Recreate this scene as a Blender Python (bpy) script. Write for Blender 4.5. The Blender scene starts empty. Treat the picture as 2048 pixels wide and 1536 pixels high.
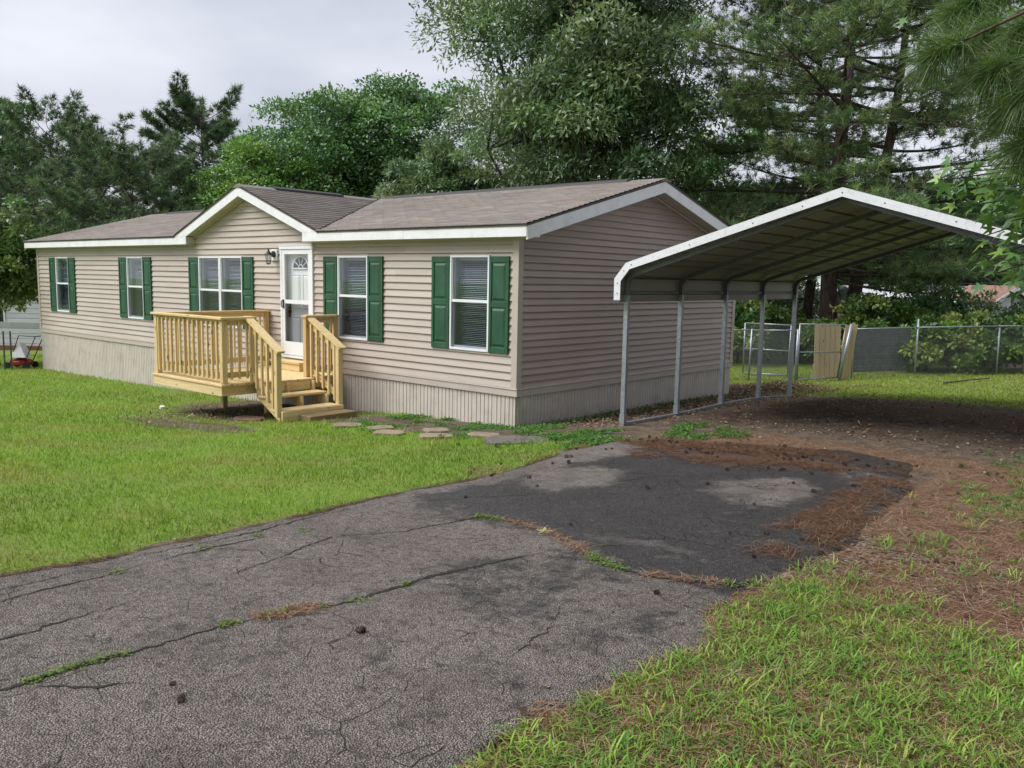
import bpy, math, random
import numpy as np
from mathutils import Matrix, Vector
random.seed(7)
RNG = np.random.default_rng(11)
SC = bpy.context.scene
COL = SC.collection

# ------------------------------------------------------------------ camera
CAM = np.array((7.9033, -9.2645, 1.5867)); YAW, PITCH, ROLL, FPX = 0.7111, -0.1227, 0.0193, 1702.78
_fw = np.array((-math.sin(YAW)*math.cos(PITCH), math.cos(YAW)*math.cos(PITCH), math.sin(PITCH)))
_r0 = np.array((math.cos(YAW), math.sin(YAW), 0.0)); _u0 = np.cross(_r0, _fw)
_r = math.cos(ROLL)*_r0 + math.sin(ROLL)*_u0; _u = -math.sin(ROLL)*_r0 + math.cos(ROLL)*_u0
cam = bpy.data.cameras.new('camera'); cam_o = bpy.data.objects.new('camera', cam); COL.objects.link(cam_o)
cam.sensor_fit = 'HORIZONTAL'; cam.sensor_width = 36.0; cam.lens = FPX/2048*36.0
cam.clip_start = 0.05; cam.clip_end = 2000
cam_o.matrix_world = Matrix(((_r[0], _u[0], -_fw[0], CAM[0]), (_r[1], _u[1], -_fw[1], CAM[1]), (_r[2], _u[2], -_fw[2], CAM[2]), (0, 0, 0, 1)))
SC.camera = cam_o

# ------------------------------------------------------------------ sky, sun, exposure
SUN_DIR = Vector((-0.42, -0.56, 0.86)).normalized()          # towards the bright part of the cloud
world = bpy.data.worlds.new('World'); SC.world = world; world.use_nodes = True
wn = world.node_tree; wn.nodes.clear()
w_out = wn.nodes.new('ShaderNodeOutputWorld'); w_bg = wn.nodes.new('ShaderNodeBackground')
w_sky = wn.nodes.new('ShaderNodeTexSky'); w_sky.sky_type = 'NISHITA'; w_sky.sun_disc = False
w_sky.sun_elevation = math.asin(SUN_DIR.z); w_sky.sun_rotation = math.atan2(SUN_DIR.x, SUN_DIR.y)
w_sky.air_density = 1.0; w_sky.dust_density = 4.0; w_sky.ozone_density = 1.0
w_tc = wn.nodes.new('ShaderNodeTexCoord'); w_mp = wn.nodes.new('ShaderNodeMapping'); w_mp.inputs['Scale'].default_value = (1, 1, 2.6)
w_nz = wn.nodes.new('ShaderNodeTexNoise'); w_nz.inputs['Scale'].default_value = 2.3; w_nz.inputs['Detail'].default_value = 5.0; w_nz.inputs['Roughness'].default_value = 0.5
w_rp = wn.nodes.new('ShaderNodeValToRGB')
w_rp.color_ramp.elements[0].position = 0.36; w_rp.color_ramp.elements[0].color = (2.12, 2.22, 2.55, 1)
w_rp.color_ramp.elements[1].position = 0.66; w_rp.color_ramp.elements[1].color = (3.10, 3.18, 3.46, 1)
w_mx = wn.nodes.new('ShaderNodeMix'); w_mx.data_type = 'RGBA'; w_mx.inputs[0].default_value = 0.93
wn.links.new(w_tc.outputs['Generated'], w_mp.inputs['Vector']); wn.links.new(w_mp.outputs[0], w_nz.inputs['Vector'])
wn.links.new(w_nz.outputs['Fac'], w_rp.inputs['Fac']); wn.links.new(w_sky.outputs[0], w_mx.inputs[6]); wn.links.new(w_rp.outputs[0], w_mx.inputs[7])
wn.links.new(w_mx.outputs[2], w_bg.inputs['Color']); w_bg.inputs['Strength'].default_value = 0.10
wn.links.new(w_bg.outputs[0], w_out.inputs[0])
sun = bpy.data.lights.new('sun', 'SUN'); sun.energy = 1.5; sun.angle = math.radians(35); sun.color = (1.0, 0.98, 0.955)
sun_o = bpy.data.objects.new('sun', sun); COL.objects.link(sun_o)
sun_o.rotation_euler = SUN_DIR.to_track_quat('Z', 'Y').to_euler(); sun_o.location = (0, -20, 30)
SC.view_settings.view_transform = 'Standard'; SC.view_settings.look = 'None'
SC.view_settings.exposure = 1.50; SC.view_settings.gamma = 1.0; SC.view_settings.use_curve_mapping = False

# ------------------------------------------------------------------ helpers
WM = {}
def put(o, parent=None, M=None):
    COL.objects.link(o)
    if M is None: M = Matrix.Identity(4)
    o.matrix_basis = M
    if parent is not None:
        o.parent = parent; o.matrix_parent_inverse = WM[parent.name].inverted()
    WM[o.name] = M.copy()
    return o
def thing(name, label, cat, loc=(0, 0, 0), group=None):
    o = bpy.data.objects.new(name, None); o.empty_display_size = 0.2
    put(o, None, Matrix.Translation(loc)); return tag(o, label, cat, group)
def tag(o, label=None, cat=None, group=None, kind=None):
    if label: o['label'] = label
    if cat: o['category'] = cat
    if group: o['group'] = group
    if kind: o['kind'] = kind
    return o
def inst(name, mesh, parent, M=None):
    return put(bpy.data.objects.new(name, mesh), parent, M)

class MB:
    def __init__(s): s.v = []; s.f = []
    def add(s, vs, fs):
        b = len(s.v); s.v += [tuple(map(float, q)) for q in vs]; s.f += [tuple(b+i for i in q) for q in fs]; return s
    def box(s, x0, x1, y0, y1, z0, z1):
        return s.add([(x0,y0,z0),(x1,y0,z0),(x1,y1,z0),(x0,y1,z0),(x0,y0,z1),(x1,y0,z1),(x1,y1,z1),(x0,y1,z1)],
                     [(0,3,2,1),(4,5,6,7),(0,1,5,4),(1,2,6,5),(2,3,7,6),(3,0,4,7)])
    def bevbox(s, x0, x1, y0, y1, z0, z1, b=0.004):
        # box with chamfered edges: three nested slabs convex hull style (24 verts)
        X=(x0,x1);Y=(y0,y1);Z=(z0,z1); vs=[]; idx={}
        for i in (0,1):
            for j in (0,1):
                for k in (0,1):
                    sx=b if i==0 else -b; sy=b if j==0 else -b; sz=b if k==0 else -b
                    for ax in range(3):
                        idx[(i,j,k,ax)]=len(vs)
                        vs.append((X[i]+(0 if ax==0 else sx), Y[j]+(0 if ax==1 else sy), Z[k]+(0 if ax==2 else sz)))
        g=lambda i,j,k,a: idx[(i,j,k,a)]
        fs=[]
        for i in (0,1): fs.append([g(i,0,0,0),g(i,1,0,0),g(i,1,1,0),g(i,0,1,0)])
        for j in (0,1): fs.append([g(0,j,0,1),g(1,j,0,1),g(1,j,1,1),g(0,j,1,1)])
        for k in (0,1): fs.append([g(0,0,k,2),g(1,0,k,2),g(1,1,k,2),g(0,1,k,2)])
        for i in (0,1):
            for j in (0,1): fs.append([g(i,j,0,0),g(i,j,1,0),g(i,j,1,1),g(i,j,0,1)])
            for k in (0,1): fs.append([g(i,0,k,0),g(i,1,k,0),g(i,1,k,2),g(i,0,k,2)])
        for j in (0,1):
            for k in (0,1): fs.append([g(0,j,k,1),g(1,j,k,1),g(1,j,k,2),g(0,j,k,2)])
        for i in (0,1):
            for j in (0,1):
                for k in (0,1): fs.append([g(i,j,k,0),g(i,j,k,1),g(i,j,k,2)])
        c=np.array([(x0+x1)/2,(y0+y1)/2,(z0+z1)/2]); V=np.array(vs); out=[]
        for q in fs:
            n=np.cross(V[q[1]]-V[q[0]],V[q[2]]-V[q[0]])
            out.append(tuple(q) if n@(V[q].mean(0)-c)>0 else tuple(q[::-1]))
        return s.add(vs,out)
    def beam(s, a, b, w, h, up=(0,0,1)):
        a=np.array(a,float); b=np.array(b,float); d=b-a; d/=np.linalg.norm(d)
        up=np.array(up,float); r=np.cross(d,up); r/=np.linalg.norm(r); u=np.cross(r,d)
        vs=[]
        for p in (a,b):
            for (i,j) in ((-1,-1),(1,-1),(1,1),(-1,1)): vs.append(p+r*i*w/2+u*j*h/2)
        return s.add(vs,[(0,1,2,3),(7,6,5,4),(0,4,5,1),(1,5,6,2),(2,6,7,3),(3,7,4,0)])
    def tube(s, path, rad, n=8, cap=True):
        P=[np.array(q,float) for q in path]; R=rad if hasattr(rad,'__len__') else [rad]*len(P); vs=[]; fs=[]
        up=np.array((0,0,1.0)); d0=P[1]-P[0]
        if abs(d0[2])>0.9*np.linalg.norm(d0): up=np.array((1.0,0,0))
        for i,p in enumerate(P):
            d=(P[min(i+1,len(P)-1)]-P[max(i-1,0)]); d=d/(np.linalg.norm(d)+1e-9)
            r=np.cross(d,up); r/=np.linalg.norm(r)+1e-9; u=np.cross(r,d); up=u
            for k in range(n):
                t=2*math.pi*k/n; vs.append(p+R[i]*(math.cos(t)*r+math.sin(t)*u))
        for i in range(len(P)-1):
            for k in range(n):
                a=i*n+k; b=i*n+(k+1)%n; fs.append((a,a+n,b+n,b))
        if cap: fs.append(tuple(range(n))); fs.append(tuple(range((len(P)-1)*n,len(P)*n))[::-1])
        return s.add(vs,fs)
    def prism(s, poly, axis, a, b, f=None):
        # poly = list of 2-D points; axis 0/1/2 is the extrusion axis
        n=len(poly); vs=[]
        for t in (a,b):
            for (p,q) in poly: vs.append({0:(t,p,q),1:(p,t,q),2:(p,q,t)}[axis])
        fs=[tuple(range(n))[::-1],tuple(range(n,2*n))]+[(i,(i+1)%n,n+(i+1)%n,n+i) for i in range(n)]
        return s.add(vs,fs)
    def mesh(s, name, m, smooth=False):
        me=bpy.data.meshes.new(name); me.from_pydata(s.v,[],s.f); me.materials.append(m)
        import bmesh
        bm=bmesh.new(); bm.from_mesh(me); bmesh.ops.recalc_face_normals(bm,faces=bm.faces); bm.to_mesh(me); bm.free()
        if smooth: me.polygons.foreach_set('use_smooth',[True]*len(me.polygons))
        return me
    def build(s, name, m, parent=None, M=None, smooth=False):
        return inst(name, s.mesh(name, m, smooth), parent, M)

def arr_mesh(name, V, F, m, col=None, attrs=None, smooth=False):
    """V (n,3); F (k,3) or (k,4) index array, numpy fast path."""
    me=bpy.data.meshes.new(name); V=np.asarray(V,np.float32); F=np.asarray(F,np.int32); k=F.shape[1]
    me.vertices.add(len(V)); me.vertices.foreach_set('co',V.ravel())
    me.loops.add(F.size); me.loops.foreach_set('vertex_index',F.ravel())
    me.polygons.add(len(F)); me.polygons.foreach_set('loop_start',np.arange(0,F.size,k,dtype=np.int32))
    if smooth: me.polygons.foreach_set('use_smooth',np.ones(len(F),bool))
    if col is not None:
        c=np.ones((len(V),4),np.float32); c[:,:3]=col; a=me.color_attributes.new('col','FLOAT_COLOR','POINT'); a.data.foreach_set('color',c.ravel())
    for n_,d_ in (attrs or {}).items():
        a=me.attributes.new(n_,'FLOAT','POINT'); a.data.foreach_set('value',np.asarray(d_,np.float32).ravel())
    me.update(calc_edges=True); me.materials.append(m); return me

# numpy value noise
_LAT=np.random.default_rng(5).random((8,256,256))
def vn(x,y,s=1.0,k=0):
    x=np.asarray(x,float)*s+1000.3; y=np.asarray(y,float)*s+1000.7
    xi=np.floor(x).astype(int); yi=np.floor(y).astype(int); u=x-xi; v=y-yi; u=u*u*(3-2*u); v=v*v*(3-2*v); L=_LAT[k%8]
    a=L[xi%256,yi%256]; b=L[(xi+1)%256,yi%256]; c=L[xi%256,(yi+1)%256]; d=L[(xi+1)%256,(yi+1)%256]
    return (a*(1-u)+b*u)*(1-v)+(c*(1-u)+d*u)*v
def fbm(x,y,s=1.0,k=0,o=4): 
    t=0;a=0.5;n=0
    for i in range(o): t=t+a*vn(x,y,s*2**i,k+i); n+=a; a*=0.5
    return t/n
def sst(a,b,x): t=np.clip((x-a)/(b-a),0,1); return t*t*(3-2*t)

# ------------------------------------------------------------------ materials
MATS={}
class NT:
    def __init__(s,name):
        s.m=bpy.data.materials.new(name); s.m.use_nodes=True; s.t=s.m.node_tree; s.t.nodes.clear()
        s.out=s.t.nodes.new('ShaderNodeOutputMaterial'); MATS[name]=s.m
    def n(s,typ,**kw):
        o=s.t.nodes.new(typ)
        for k,v in kw.items():
            if k in o.inputs.keys() if hasattr(o.inputs,'keys') else False: s.put(o,k,v)
            else: setattr(o,k,v)
        return o
    def put(s,o,k,v):
        if isinstance(v,bpy.types.NodeSocket): s.t.links.new(v,o.inputs[k])
        else: o.inputs[k].default_value=v
    def noise(s,vec,scale,detail=4,rough=0.55):
        o=s.t.nodes.new('ShaderNodeTexNoise'); s.t.links.new(vec,o.inputs['Vector']); o.inputs['Scale'].default_value=scale; o.inputs['Detail'].default_value=detail; o.inputs['Roughness'].default_value=rough; return o.outputs['Fac']
    def voro(s,vec,scale,feat='F1'):
        o=s.t.nodes.new('ShaderNodeTexVoronoi'); s.t.links.new(vec,o.inputs['Vector']); o.inputs['Scale'].default_value=scale; o.feature=feat; return o
    def coord(s,kind='Object',scale=(1,1,1),rand=0.0):
        tc=s.t.nodes.new('ShaderNodeTexCoord'); mp=s.t.nodes.new('ShaderNodeMapping'); mp.inputs['Scale'].default_value=scale
        s.t.links.new(tc.outputs[kind],mp.inputs['Vector'])
        if rand:
            oi=s.t.nodes.new('ShaderNodeObjectInfo'); v=s.t.nodes.new('ShaderNodeVectorMath'); v.operation='SCALE'; v.inputs[0].default_value=(rand,rand*1.7,rand*0.6)
            s.t.links.new(oi.outputs['Random'],v.inputs['Scale']); s.t.links.new(v.outputs[0],mp.inputs['Location'])
        return mp.outputs[0]
    def ramp(s,fac,stops):
        o=s.t.nodes.new('ShaderNodeValToRGB'); e=o.color_ramp.elements
        while len(e)<len(stops): e.new(0.5)
        for i,(p,c) in enumerate(stops):
            e[i].position=p; e[i].color=(c[0],c[1],c[2],1) if hasattr(c,'__len__') else (c,c,c,1)
        s.t.links.new(fac,o.inputs['Fac']); return o.outputs['Color']
    def mix(s,fac,a,b,mode='MIX'):
        o=s.t.nodes.new('ShaderNodeMix'); o.data_type='RGBA'; o.blend_type=mode
        for k,v in ((0,fac),(6,a),(7,b)):
            if isinstance(v,bpy.types.NodeSocket): s.t.links.new(v,o.inputs[k])
            else: o.inputs[k].default_value=v if k==0 else (v[0],v[1],v[2],1)
        return o.outputs[2]
    def math(s,op,a,b=0.0,clamp=False):
        o=s.t.nodes.new('ShaderNodeMath'); o.operation=op; o.use_clamp=clamp
        for k,v in ((0,a),(1,b)):
            if isinstance(v,bpy.types.NodeSocket): s.t.links.new(v,o.inputs[k])
            else: o.inputs[k].default_value=v
        return o.outputs[0]
    def attr(s,name,out='Fac'):
        o=s.t.nodes.new('ShaderNodeAttribute'); o.attribute_name=name; return o.outputs[out]
    def bump(s,h,strength,dist=0.01):
        o=s.t.nodes.new('ShaderNodeBump'); o.inputs['Strength'].default_value=strength; o.inputs['Distance'].default_value=dist; s.t.links.new(h,o.inputs['Height']); return o.outputs[0]
    def bsdf(s,col,rough=0.6,normal=None,metal=0.0,spec=0.5):
        o=s.t.nodes.new('ShaderNodeBsdfPrincipled')
        for k,v in (('Base Color',col),('Roughness',rough),('Metallic',metal)):
            if isinstance(v,bpy.types.NodeSocket): s.t.links.new(v,o.inputs[k])
            else: o.inputs[k].default_value=(v[0],v[1],v[2],1) if k=='Base Color' else v
        o.inputs['Specular IOR Level'].default_value=spec
        if normal is not None: s.t.links.new(normal,o.inputs['Normal'])
        s.t.links.new(o.outputs[0],s.out.inputs[0]); return o.outputs[0]

def plain(name,c,rough=0.5,var=0.12,scale=3.0,bump=0.0,bscale=60,metal=0.0,dirt=None,rand=0.0,spec=0.5):
    t=NT(name); v=t.coord('Object',rand=rand); nz=t.noise(v,scale,5)
    lo=[q*(1-var) for q in c]; hi=[min(1,q*(1+var)) for q in c]
    col=t.ramp(nz,[(0.3,lo),(0.7,hi)])
    if dirt:
        d=t.noise(v,dirt[1],6,0.65); col=t.mix(t.math('MULTIPLY',t.ramp(d,[(0.5,0.0),(0.72,1.0)]),dirt[2]),col,dirt[0])
    nm=t.bump(t.noise(v,bscale,3),bump,0.003) if bump else None
    t.bsdf(col,rough,nm,metal,spec); return t.m

def siding_mat(name,c):
    t=NT(name); v=t.coord('Object',(0.7,0.7,9.0)); v2=t.coord('Object',(1,1,1)); v3=t.coord('Object',(1.2,1.2,40.0))
    a=t.noise(v,1.3,5); g=t.noise(v3,6,4)
    col=t.ramp(a,[(0.3,[q*0.9 for q in c]),(0.72,[q*1.07 for q in c])])
    col=t.mix(t.math('MULTIPLY',t.ramp(t.noise(v2,0.55,6,0.6),[(0.48,0.0),(0.72,1.0)]),0.42),col,(c[0]*0.72,c[1]*0.66,c[2]*0.62))
    oi=t.t.nodes.new('ShaderNodeObjectInfo'); col=t.mix(0.09,col,t.ramp(oi.outputs['Random'],[(0,(0.22,0.19,0.17)),(1,(0.75,0.70,0.66))]))
    t.bsdf(col,0.48,t.bump(g,0.12,0.002),0,0.4); return t.m
M_SIDE=siding_mat('vinyl_siding',(0.455,0.392,0.342))
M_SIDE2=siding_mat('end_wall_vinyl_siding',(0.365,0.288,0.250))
M_TRIMT=plain('tan_trim',(0.455,0.398,0.352),0.5,0.07,2.0)
def skirt_mat():
    t=NT('vinyl_skirting'); v=t.coord('Object',rand=7); v2=t.coord('Object',(1,1,0.6)); c=(0.53,0.482,0.43)
    col=t.ramp(t.noise(v,2.0,5),[(0.3,[q*0.93 for q in c]),(0.7,[q*1.05 for q in c])])
    geo=t.t.nodes.new('ShaderNodeNewGeometry'); sx=t.t.nodes.new('ShaderNodeSeparateXYZ'); t.t.links.new(geo.outputs['Position'],sx.inputs[0])
    mud=t.noise(geo.outputs['Position'],3.5,6,0.65)
    col=t.mix(t.math('MULTIPLY',t.ramp(mud,[(0.50,0.0),(0.68,1.0)]),0.30),col,(0.23,0.17,0.12))
    t.bsdf(col,0.5,None,0,0.4); return t.m
M_SKIRT=skirt_mat()
M_WHITE=plain('white_painted_trim',(0.74,0.75,0.77),0.45,0.05,3.0,dirt=((0.45,0.42,0.37),5.0,0.30))
M_VINYLW=plain('white_vinyl',(0.74,0.76,0.78),0.35,0.03,3.0)
M_SOFFIT=plain('cream_soffit',(0.50,0.45,0.36),0.55,0.06,4.0)
M_GREEN=plain('green_shutter_paint',(0.016,0.076,0.037),0.45,0.22,3.0,0.12,90,dirt=((0.045,0.115,0.072),4.0,0.5),rand=5)
M_DARK=plain('interior_dark',(0.03,0.03,0.035),0.8,0.1)
M_JAMB=plain('window_jamb_grey',(0.44,0.47,0.49),0.6,0.05)
M_BLIND=plain('blind_slats',(0.50,0.53,0.58),0.5,0.04)
M_BLACK=plain('black_metal',(0.02,0.02,0.022),0.4,0.1,metal=0.3)
M_DOOR=plain('white_door_paint',(0.74,0.75,0.77),0.4,0.03)
M_GALV=None
def glass_mat(name,tint,refl=1.0,base=0.0):
    t=NT(name); tr=t.t.nodes.new('ShaderNodeBsdfTransparent'); tr.inputs[0].default_value=(*tint,1)
    gl=t.t.nodes.new('ShaderNodeBsdfGlossy'); gl.inputs['Roughness'].default_value=0.03; gl.inputs[0].default_value=(refl,refl,refl,1)
    fr=t.t.nodes.new('ShaderNodeFresnel'); fr.inputs['IOR'].default_value=1.55
    ge=t.t.nodes.new('ShaderNodeNewGeometry')
    f=t.math('MULTIPLY',t.math('ADD',t.math('MULTIPLY',fr.outputs[0],1.6),base,True),t.math('SUBTRACT',1.0,ge.outputs['Backfacing']))
    mx=t.t.nodes.new('ShaderNodeMixShader'); t.t.links.new(f,mx.inputs[0]); t.t.links.new(tr.outputs[0],mx.inputs[1]); t.t.links.new(gl.outputs[0],mx.inputs[2]); t.t.links.new(mx.outputs[0],t.out.inputs[0]); return t.m
M_GLASS=glass_mat('window_glass',(0.86,0.91,0.92))
M_CLEAR=glass_mat('storm_glass',(0.98,0.99,0.99))
M_SCREEN=glass_mat('insect_screen',(0.80,0.81,0.83),0.35)
M_FANGLASS=plain('dark_fanlight_glass',(0.02,0.04,0.034),0.08,0.3,8.0)

def wood_mat(name,axis,c=(0.655,0.485,0.240),rot=False):
    sc=[26,26,26]; sc[axis]=1.6
    t=NT(name); v=t.coord('Object',tuple(sc),rand=9); v2=t.coord('Object',(1,1,1),rand=5); kn=[9,9,9]; kn[axis]=3.2; v3=t.coord('Object',tuple(kn),rand=13)
    g=t.noise(v,1.0,5,0.6)
    col=t.ramp(g,[(0.25,(c[0]*0.70,c[1]*0.66,c[2]*0.56)),(0.5,c),(0.78,(c[0]*1.16,c[1]*1.18,c[2]*1.35))])
    oi=t.t.nodes.new('ShaderNodeObjectInfo'); col=t.mix(0.30,col,t.ramp(oi.outputs['Random'],[(0,(0.40,0.25,0.10)),(0.5,(0.60,0.47,0.23)),(1,(0.74,0.64,0.38))]))
    col=t.mix(t.math('MULTIPLY',t.ramp(t.noise(v2,2.6,4),[(0.5,0.0),(0.75,1.0)]),0.35),col,(0.40,0.36,0.15))
    k=t.voro(v3,1.0); col=t.mix(t.ramp(k.outputs['Distance'],[(0.07,1.0),(0.19,0.0)]),col,(0.20,0.10,0.04))
    t.bsdf(col,0.62,t.bump(g,0.25,0.002),0,0.3); return t.m
M_WX=wood_mat('pine_lumber_x',0); M_WY=wood_mat('pine_lumber_y',1); M_WZ=wood_mat('pine_lumber_z',2)
M_BOARD=wood_mat('weathered_fence_board',2,(0.33,0.235,0.155))
M_OLDW=wood_mat('dark_old_lumber',0,(0.085,0.045,0.03))
def galv(name,c,metal=0.55,rough=0.42):
    t=NT(name); v=t.coord('Object',rand=4); a=t.voro(v,38); b=t.noise(v,3,4)
    col=t.ramp(a.outputs['Color'],[(0.2,[q*0.85 for q in c]),(0.8,[q*1.12 for q in c])]); col=t.mix(t.math('MULTIPLY',b,0.4),col,[q*0.6 for q in c])
    t.bsdf(col,rough,None,metal,0.5); return t.m
M_GALV=galv('galvanised_steel',(0.33,0.36,0.40))
M_GALVD=galv('galvanised_wire',(0.20,0.215,0.22),0.4,0.5)
M_BOW=galv('shaded_bow_steel',(0.15,0.16,0.175),0.35,0.5)  # galvanised steel darkened so its colour carries the shade under the roof
M_SHEET=plain('carport_sheet_paint',(0.255,0.247,0.232),0.5,0.08,1.5,dirt=((0.24,0.22,0.19),3.0,0.4))
M_CTRIM=plain('carport_white_trim',(0.72,0.74,0.77),0.38,0.04,2.0,dirt=((0.28,0.28,0.27),16.0,0.35))
M_SCREW=plain('screw_head',(0.12,0.12,0.13),0.4,0.1)

def shingle_mat():
    t=NT('asphalt_shingles'); v=t.coord('Object'); 
    cc=t.attr('col','Color')
    sp=t.noise(v,190,2); big=t.noise(v,0.45,5,0.6)
    col=t.mix(t.math('MULTIPLY',t.ramp(sp,[(0.35,0.0),(0.65,1.0)]),0.5),cc,t.mix(1.0,cc,(0.50,0.48,0.46),'MULTIPLY'))
    col=t.mix(t.math('MULTIPLY',t.ramp(big,[(0.45,0.0),(0.7,1.0)]),0.4),col,t.mix(1.0,col,(0.72,0.70,0.72),'MULTIPLY'))
    t.bsdf(col,0.9,t.bump(sp,0.3,0.003),0,0.25); return t.m
M_SHINGLE=shingle_mat()

def leaf_mat(name,trans=0.35,rough=0.55,spec=0.3):
    t=NT(name); c=t.attr('col','Color'); b=t.t.nodes.new('ShaderNodeBsdfPrincipled'); t.t.links.new(c,b.inputs['Base Color']); b.inputs['Roughness'].default_value=rough; b.inputs['Specular IOR Level'].default_value=spec
    tl=t.t.nodes.new('ShaderNodeBsdfTranslucent'); t.t.links.new(t.mix(0.75,c,t.mix(1.0,c,(1.25,1.3,0.5),'MULTIPLY')),tl.inputs[0])
    mx=t.t.nodes.new('ShaderNodeMixShader'); mx.inputs[0].default_value=trans
    t.t.links.new(b.outputs[0],mx.inputs[1]); t.t.links.new(tl.outputs[0],mx.inputs[2]); t.t.links.new(mx.outputs[0],t.out.inputs[0]); return t.m
M_LEAF=leaf_mat('tree_leaves',0.28,0.42,0.5); M_NEEDLE=leaf_mat('pine_needles',0.30,0.42,0.45); M_GRASS=leaf_mat('grass_blades',0.35,0.55,0.25); M_LITTER=leaf_mat('dead_litter',0.1,0.8,0.1)
def bark(name,c):
    t=NT(name); v=t.coord('Object',(1,1,0.22)); a=t.voro(v,9,'DISTANCE_TO_EDGE'); n=t.noise(v,14,5)
    col=t.ramp(n,[(0.3,[q*0.6 for q in c]),(0.7,[q*1.25 for q in c])]); col=t.mix(t.ramp(a.outputs['Distance'],[(0.0,0.8),(0.12,0.0)]),col,[q*0.25 for q in c])
    t.bsdf(col,0.9,t.bump(a.outputs['Distance'],0.7,0.03),0,0.2); return t.m
M_BARKP=bark('pine_bark',(0.105,0.078,0.066)); M_BARKO=bark('grey_bark',(0.095,0.085,0.075))

# ------------------------------------------------------------------ terrain
CP=np.array([(-17.2,0,-1.12),(-11,0,-.99),(-6.2,-.6,-.84),(-3.9,0,-.73),(-1.55,0,-.60),(0,0,-.545),(0,.8,-.57),(0,3.4,-.60),(0,6.7,-.67),(-17.2,6.7,-1.2),
(1.665,.275,-.345),(1.6,1.8,-.39),(1.54,3.32,-.40),(1.48,4.84,-.445),(1.415,6.37,-.55),(-3.2,-1.2,-.675),(-5.2,-2.4,-.77),
(7.9,-9.26,0.0),(5,-5,-.14),(7.5,.5,-.2),(7.2,6,-.3),(10,-4,0),(2,-9,-.1),(-4,-8,-.45),(-10,-6,-.8),(-18,-8,-1.1),(4,14,-.5),(12,12,-.3),(-8,14,-.9),(-20,12,-1.3),(-32,5,-1.6),(-32,-15,-1.4),(14,-14,.15),(0,-20,-.1),(20,2,.1),(25,25,-.2),(0,30,-.9),(-30,35,-1.6),(-60,20,-2),(60,60,-.3),(-60,-60,-1.5),(60,-60,.8),(-60,80,-2),(20,90,-1.0)],float)
def _tps(P):
    n=len(P); d=np.hypot(P[:,None,0]-P[None,:,0],P[:,None,1]-P[None,:,1]); K=np.where(d>0,d*d*np.log(d+1e-12),0)+np.eye(n)*.05
    A=np.zeros((n+3,n+3)); A[:n,:n]=K; A[:n,n:]=np.c_[np.ones(n),P[:,:2]]; A[n:,:n]=A[:n,n:].T
    return np.linalg.solve(A,np.r_[P[:,2],0,0,0])
_W=_tps(CP)
def gz(x,y):
    x=np.asarray(x,float); y=np.asarray(y,float); sh=x.shape
    xc=np.clip(x,-90,90).ravel(); yc=np.clip(y,-90,110).ravel(); out=np.empty(len(xc))
    for i in range(0,len(xc),40000):
        a=xc[i:i+40000]; b=yc[i:i+40000]; d2=(a[:,None]-CP[:,0])**2+(b[:,None]-CP[:,1])**2
        out[i:i+40000]=(0.5*d2*np.log(d2+1e-12))@_W[:-3]+_W[-3]+_W[-2]*a+_W[-1]*b
    return out.reshape(sh)
def g1(x,y): return float(gz(np.array([x]),np.array([y]))[0])
DRIVE=np.array([(2.75,-40),(2.76,-8.0),(2.83,-7.1),(2.79,-6.4),(2.76,-5.8),(2.68,-5.1),(2.67,-4.3),(2.68,-3.4),(2.50,-2.4),(2.36,-1.8),(2.46,-1.1),(2.84,-.64),(3.43,-.52),(4.06,-.22),(4.77,-.02),(5.45,-.2),(5.78,-1.3),(5.90,-2.5),(6.02,-3.5),(6.0,-4.3),(5.93,-4.9),(5.95,-5.4),(6.11,-5.8),(6.10,-6.45),(6.02,-6.9),(6.08,-7.3),(6.25,-8.2),(6.5,-12),(6.6,-40)],float)
def sdf_poly(P,x,y):
    x=np.asarray(x,float); y=np.asarray(y,float); d=np.full(x.shape,1e9); ins=np.zeros(x.shape,bool); n=len(P)
    for i in range(n):
        a=P[i]; b=P[(i+1)%n]; e=b-a; wx=x-a[0]; wy=y-a[1]; t=np.clip((wx*e[0]+wy*e[1])/(e@e),0,1)
        d=np.minimum(d,(wx-t*e[0])**2+(wy-t*e[1])**2)
        c=((a[1]<=y)!=(b[1]<=y)); ins^=c&(x<(b[0]-a[0])*(y-a[1])/((b[1]-a[1]) if b[1]!=a[1] else 1e-9)+a[0])
    d=np.sqrt(d); return np.where(ins,-d,d)
def sd_drive(x,y): return sdf_poly(DRIVE,x,y)+0.16*(fbm(x,y,2.2,3,4)-0.5)
def blob(x,y,cx,cy,rx,ry,k=0,rough=0.7):
    d=np.sqrt(((x-cx)/rx)**2+((y-cy)/ry)**2); return sst(1.30,0.60,d+rough*(fbm(x,y,2.4,k)-0.5))
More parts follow.
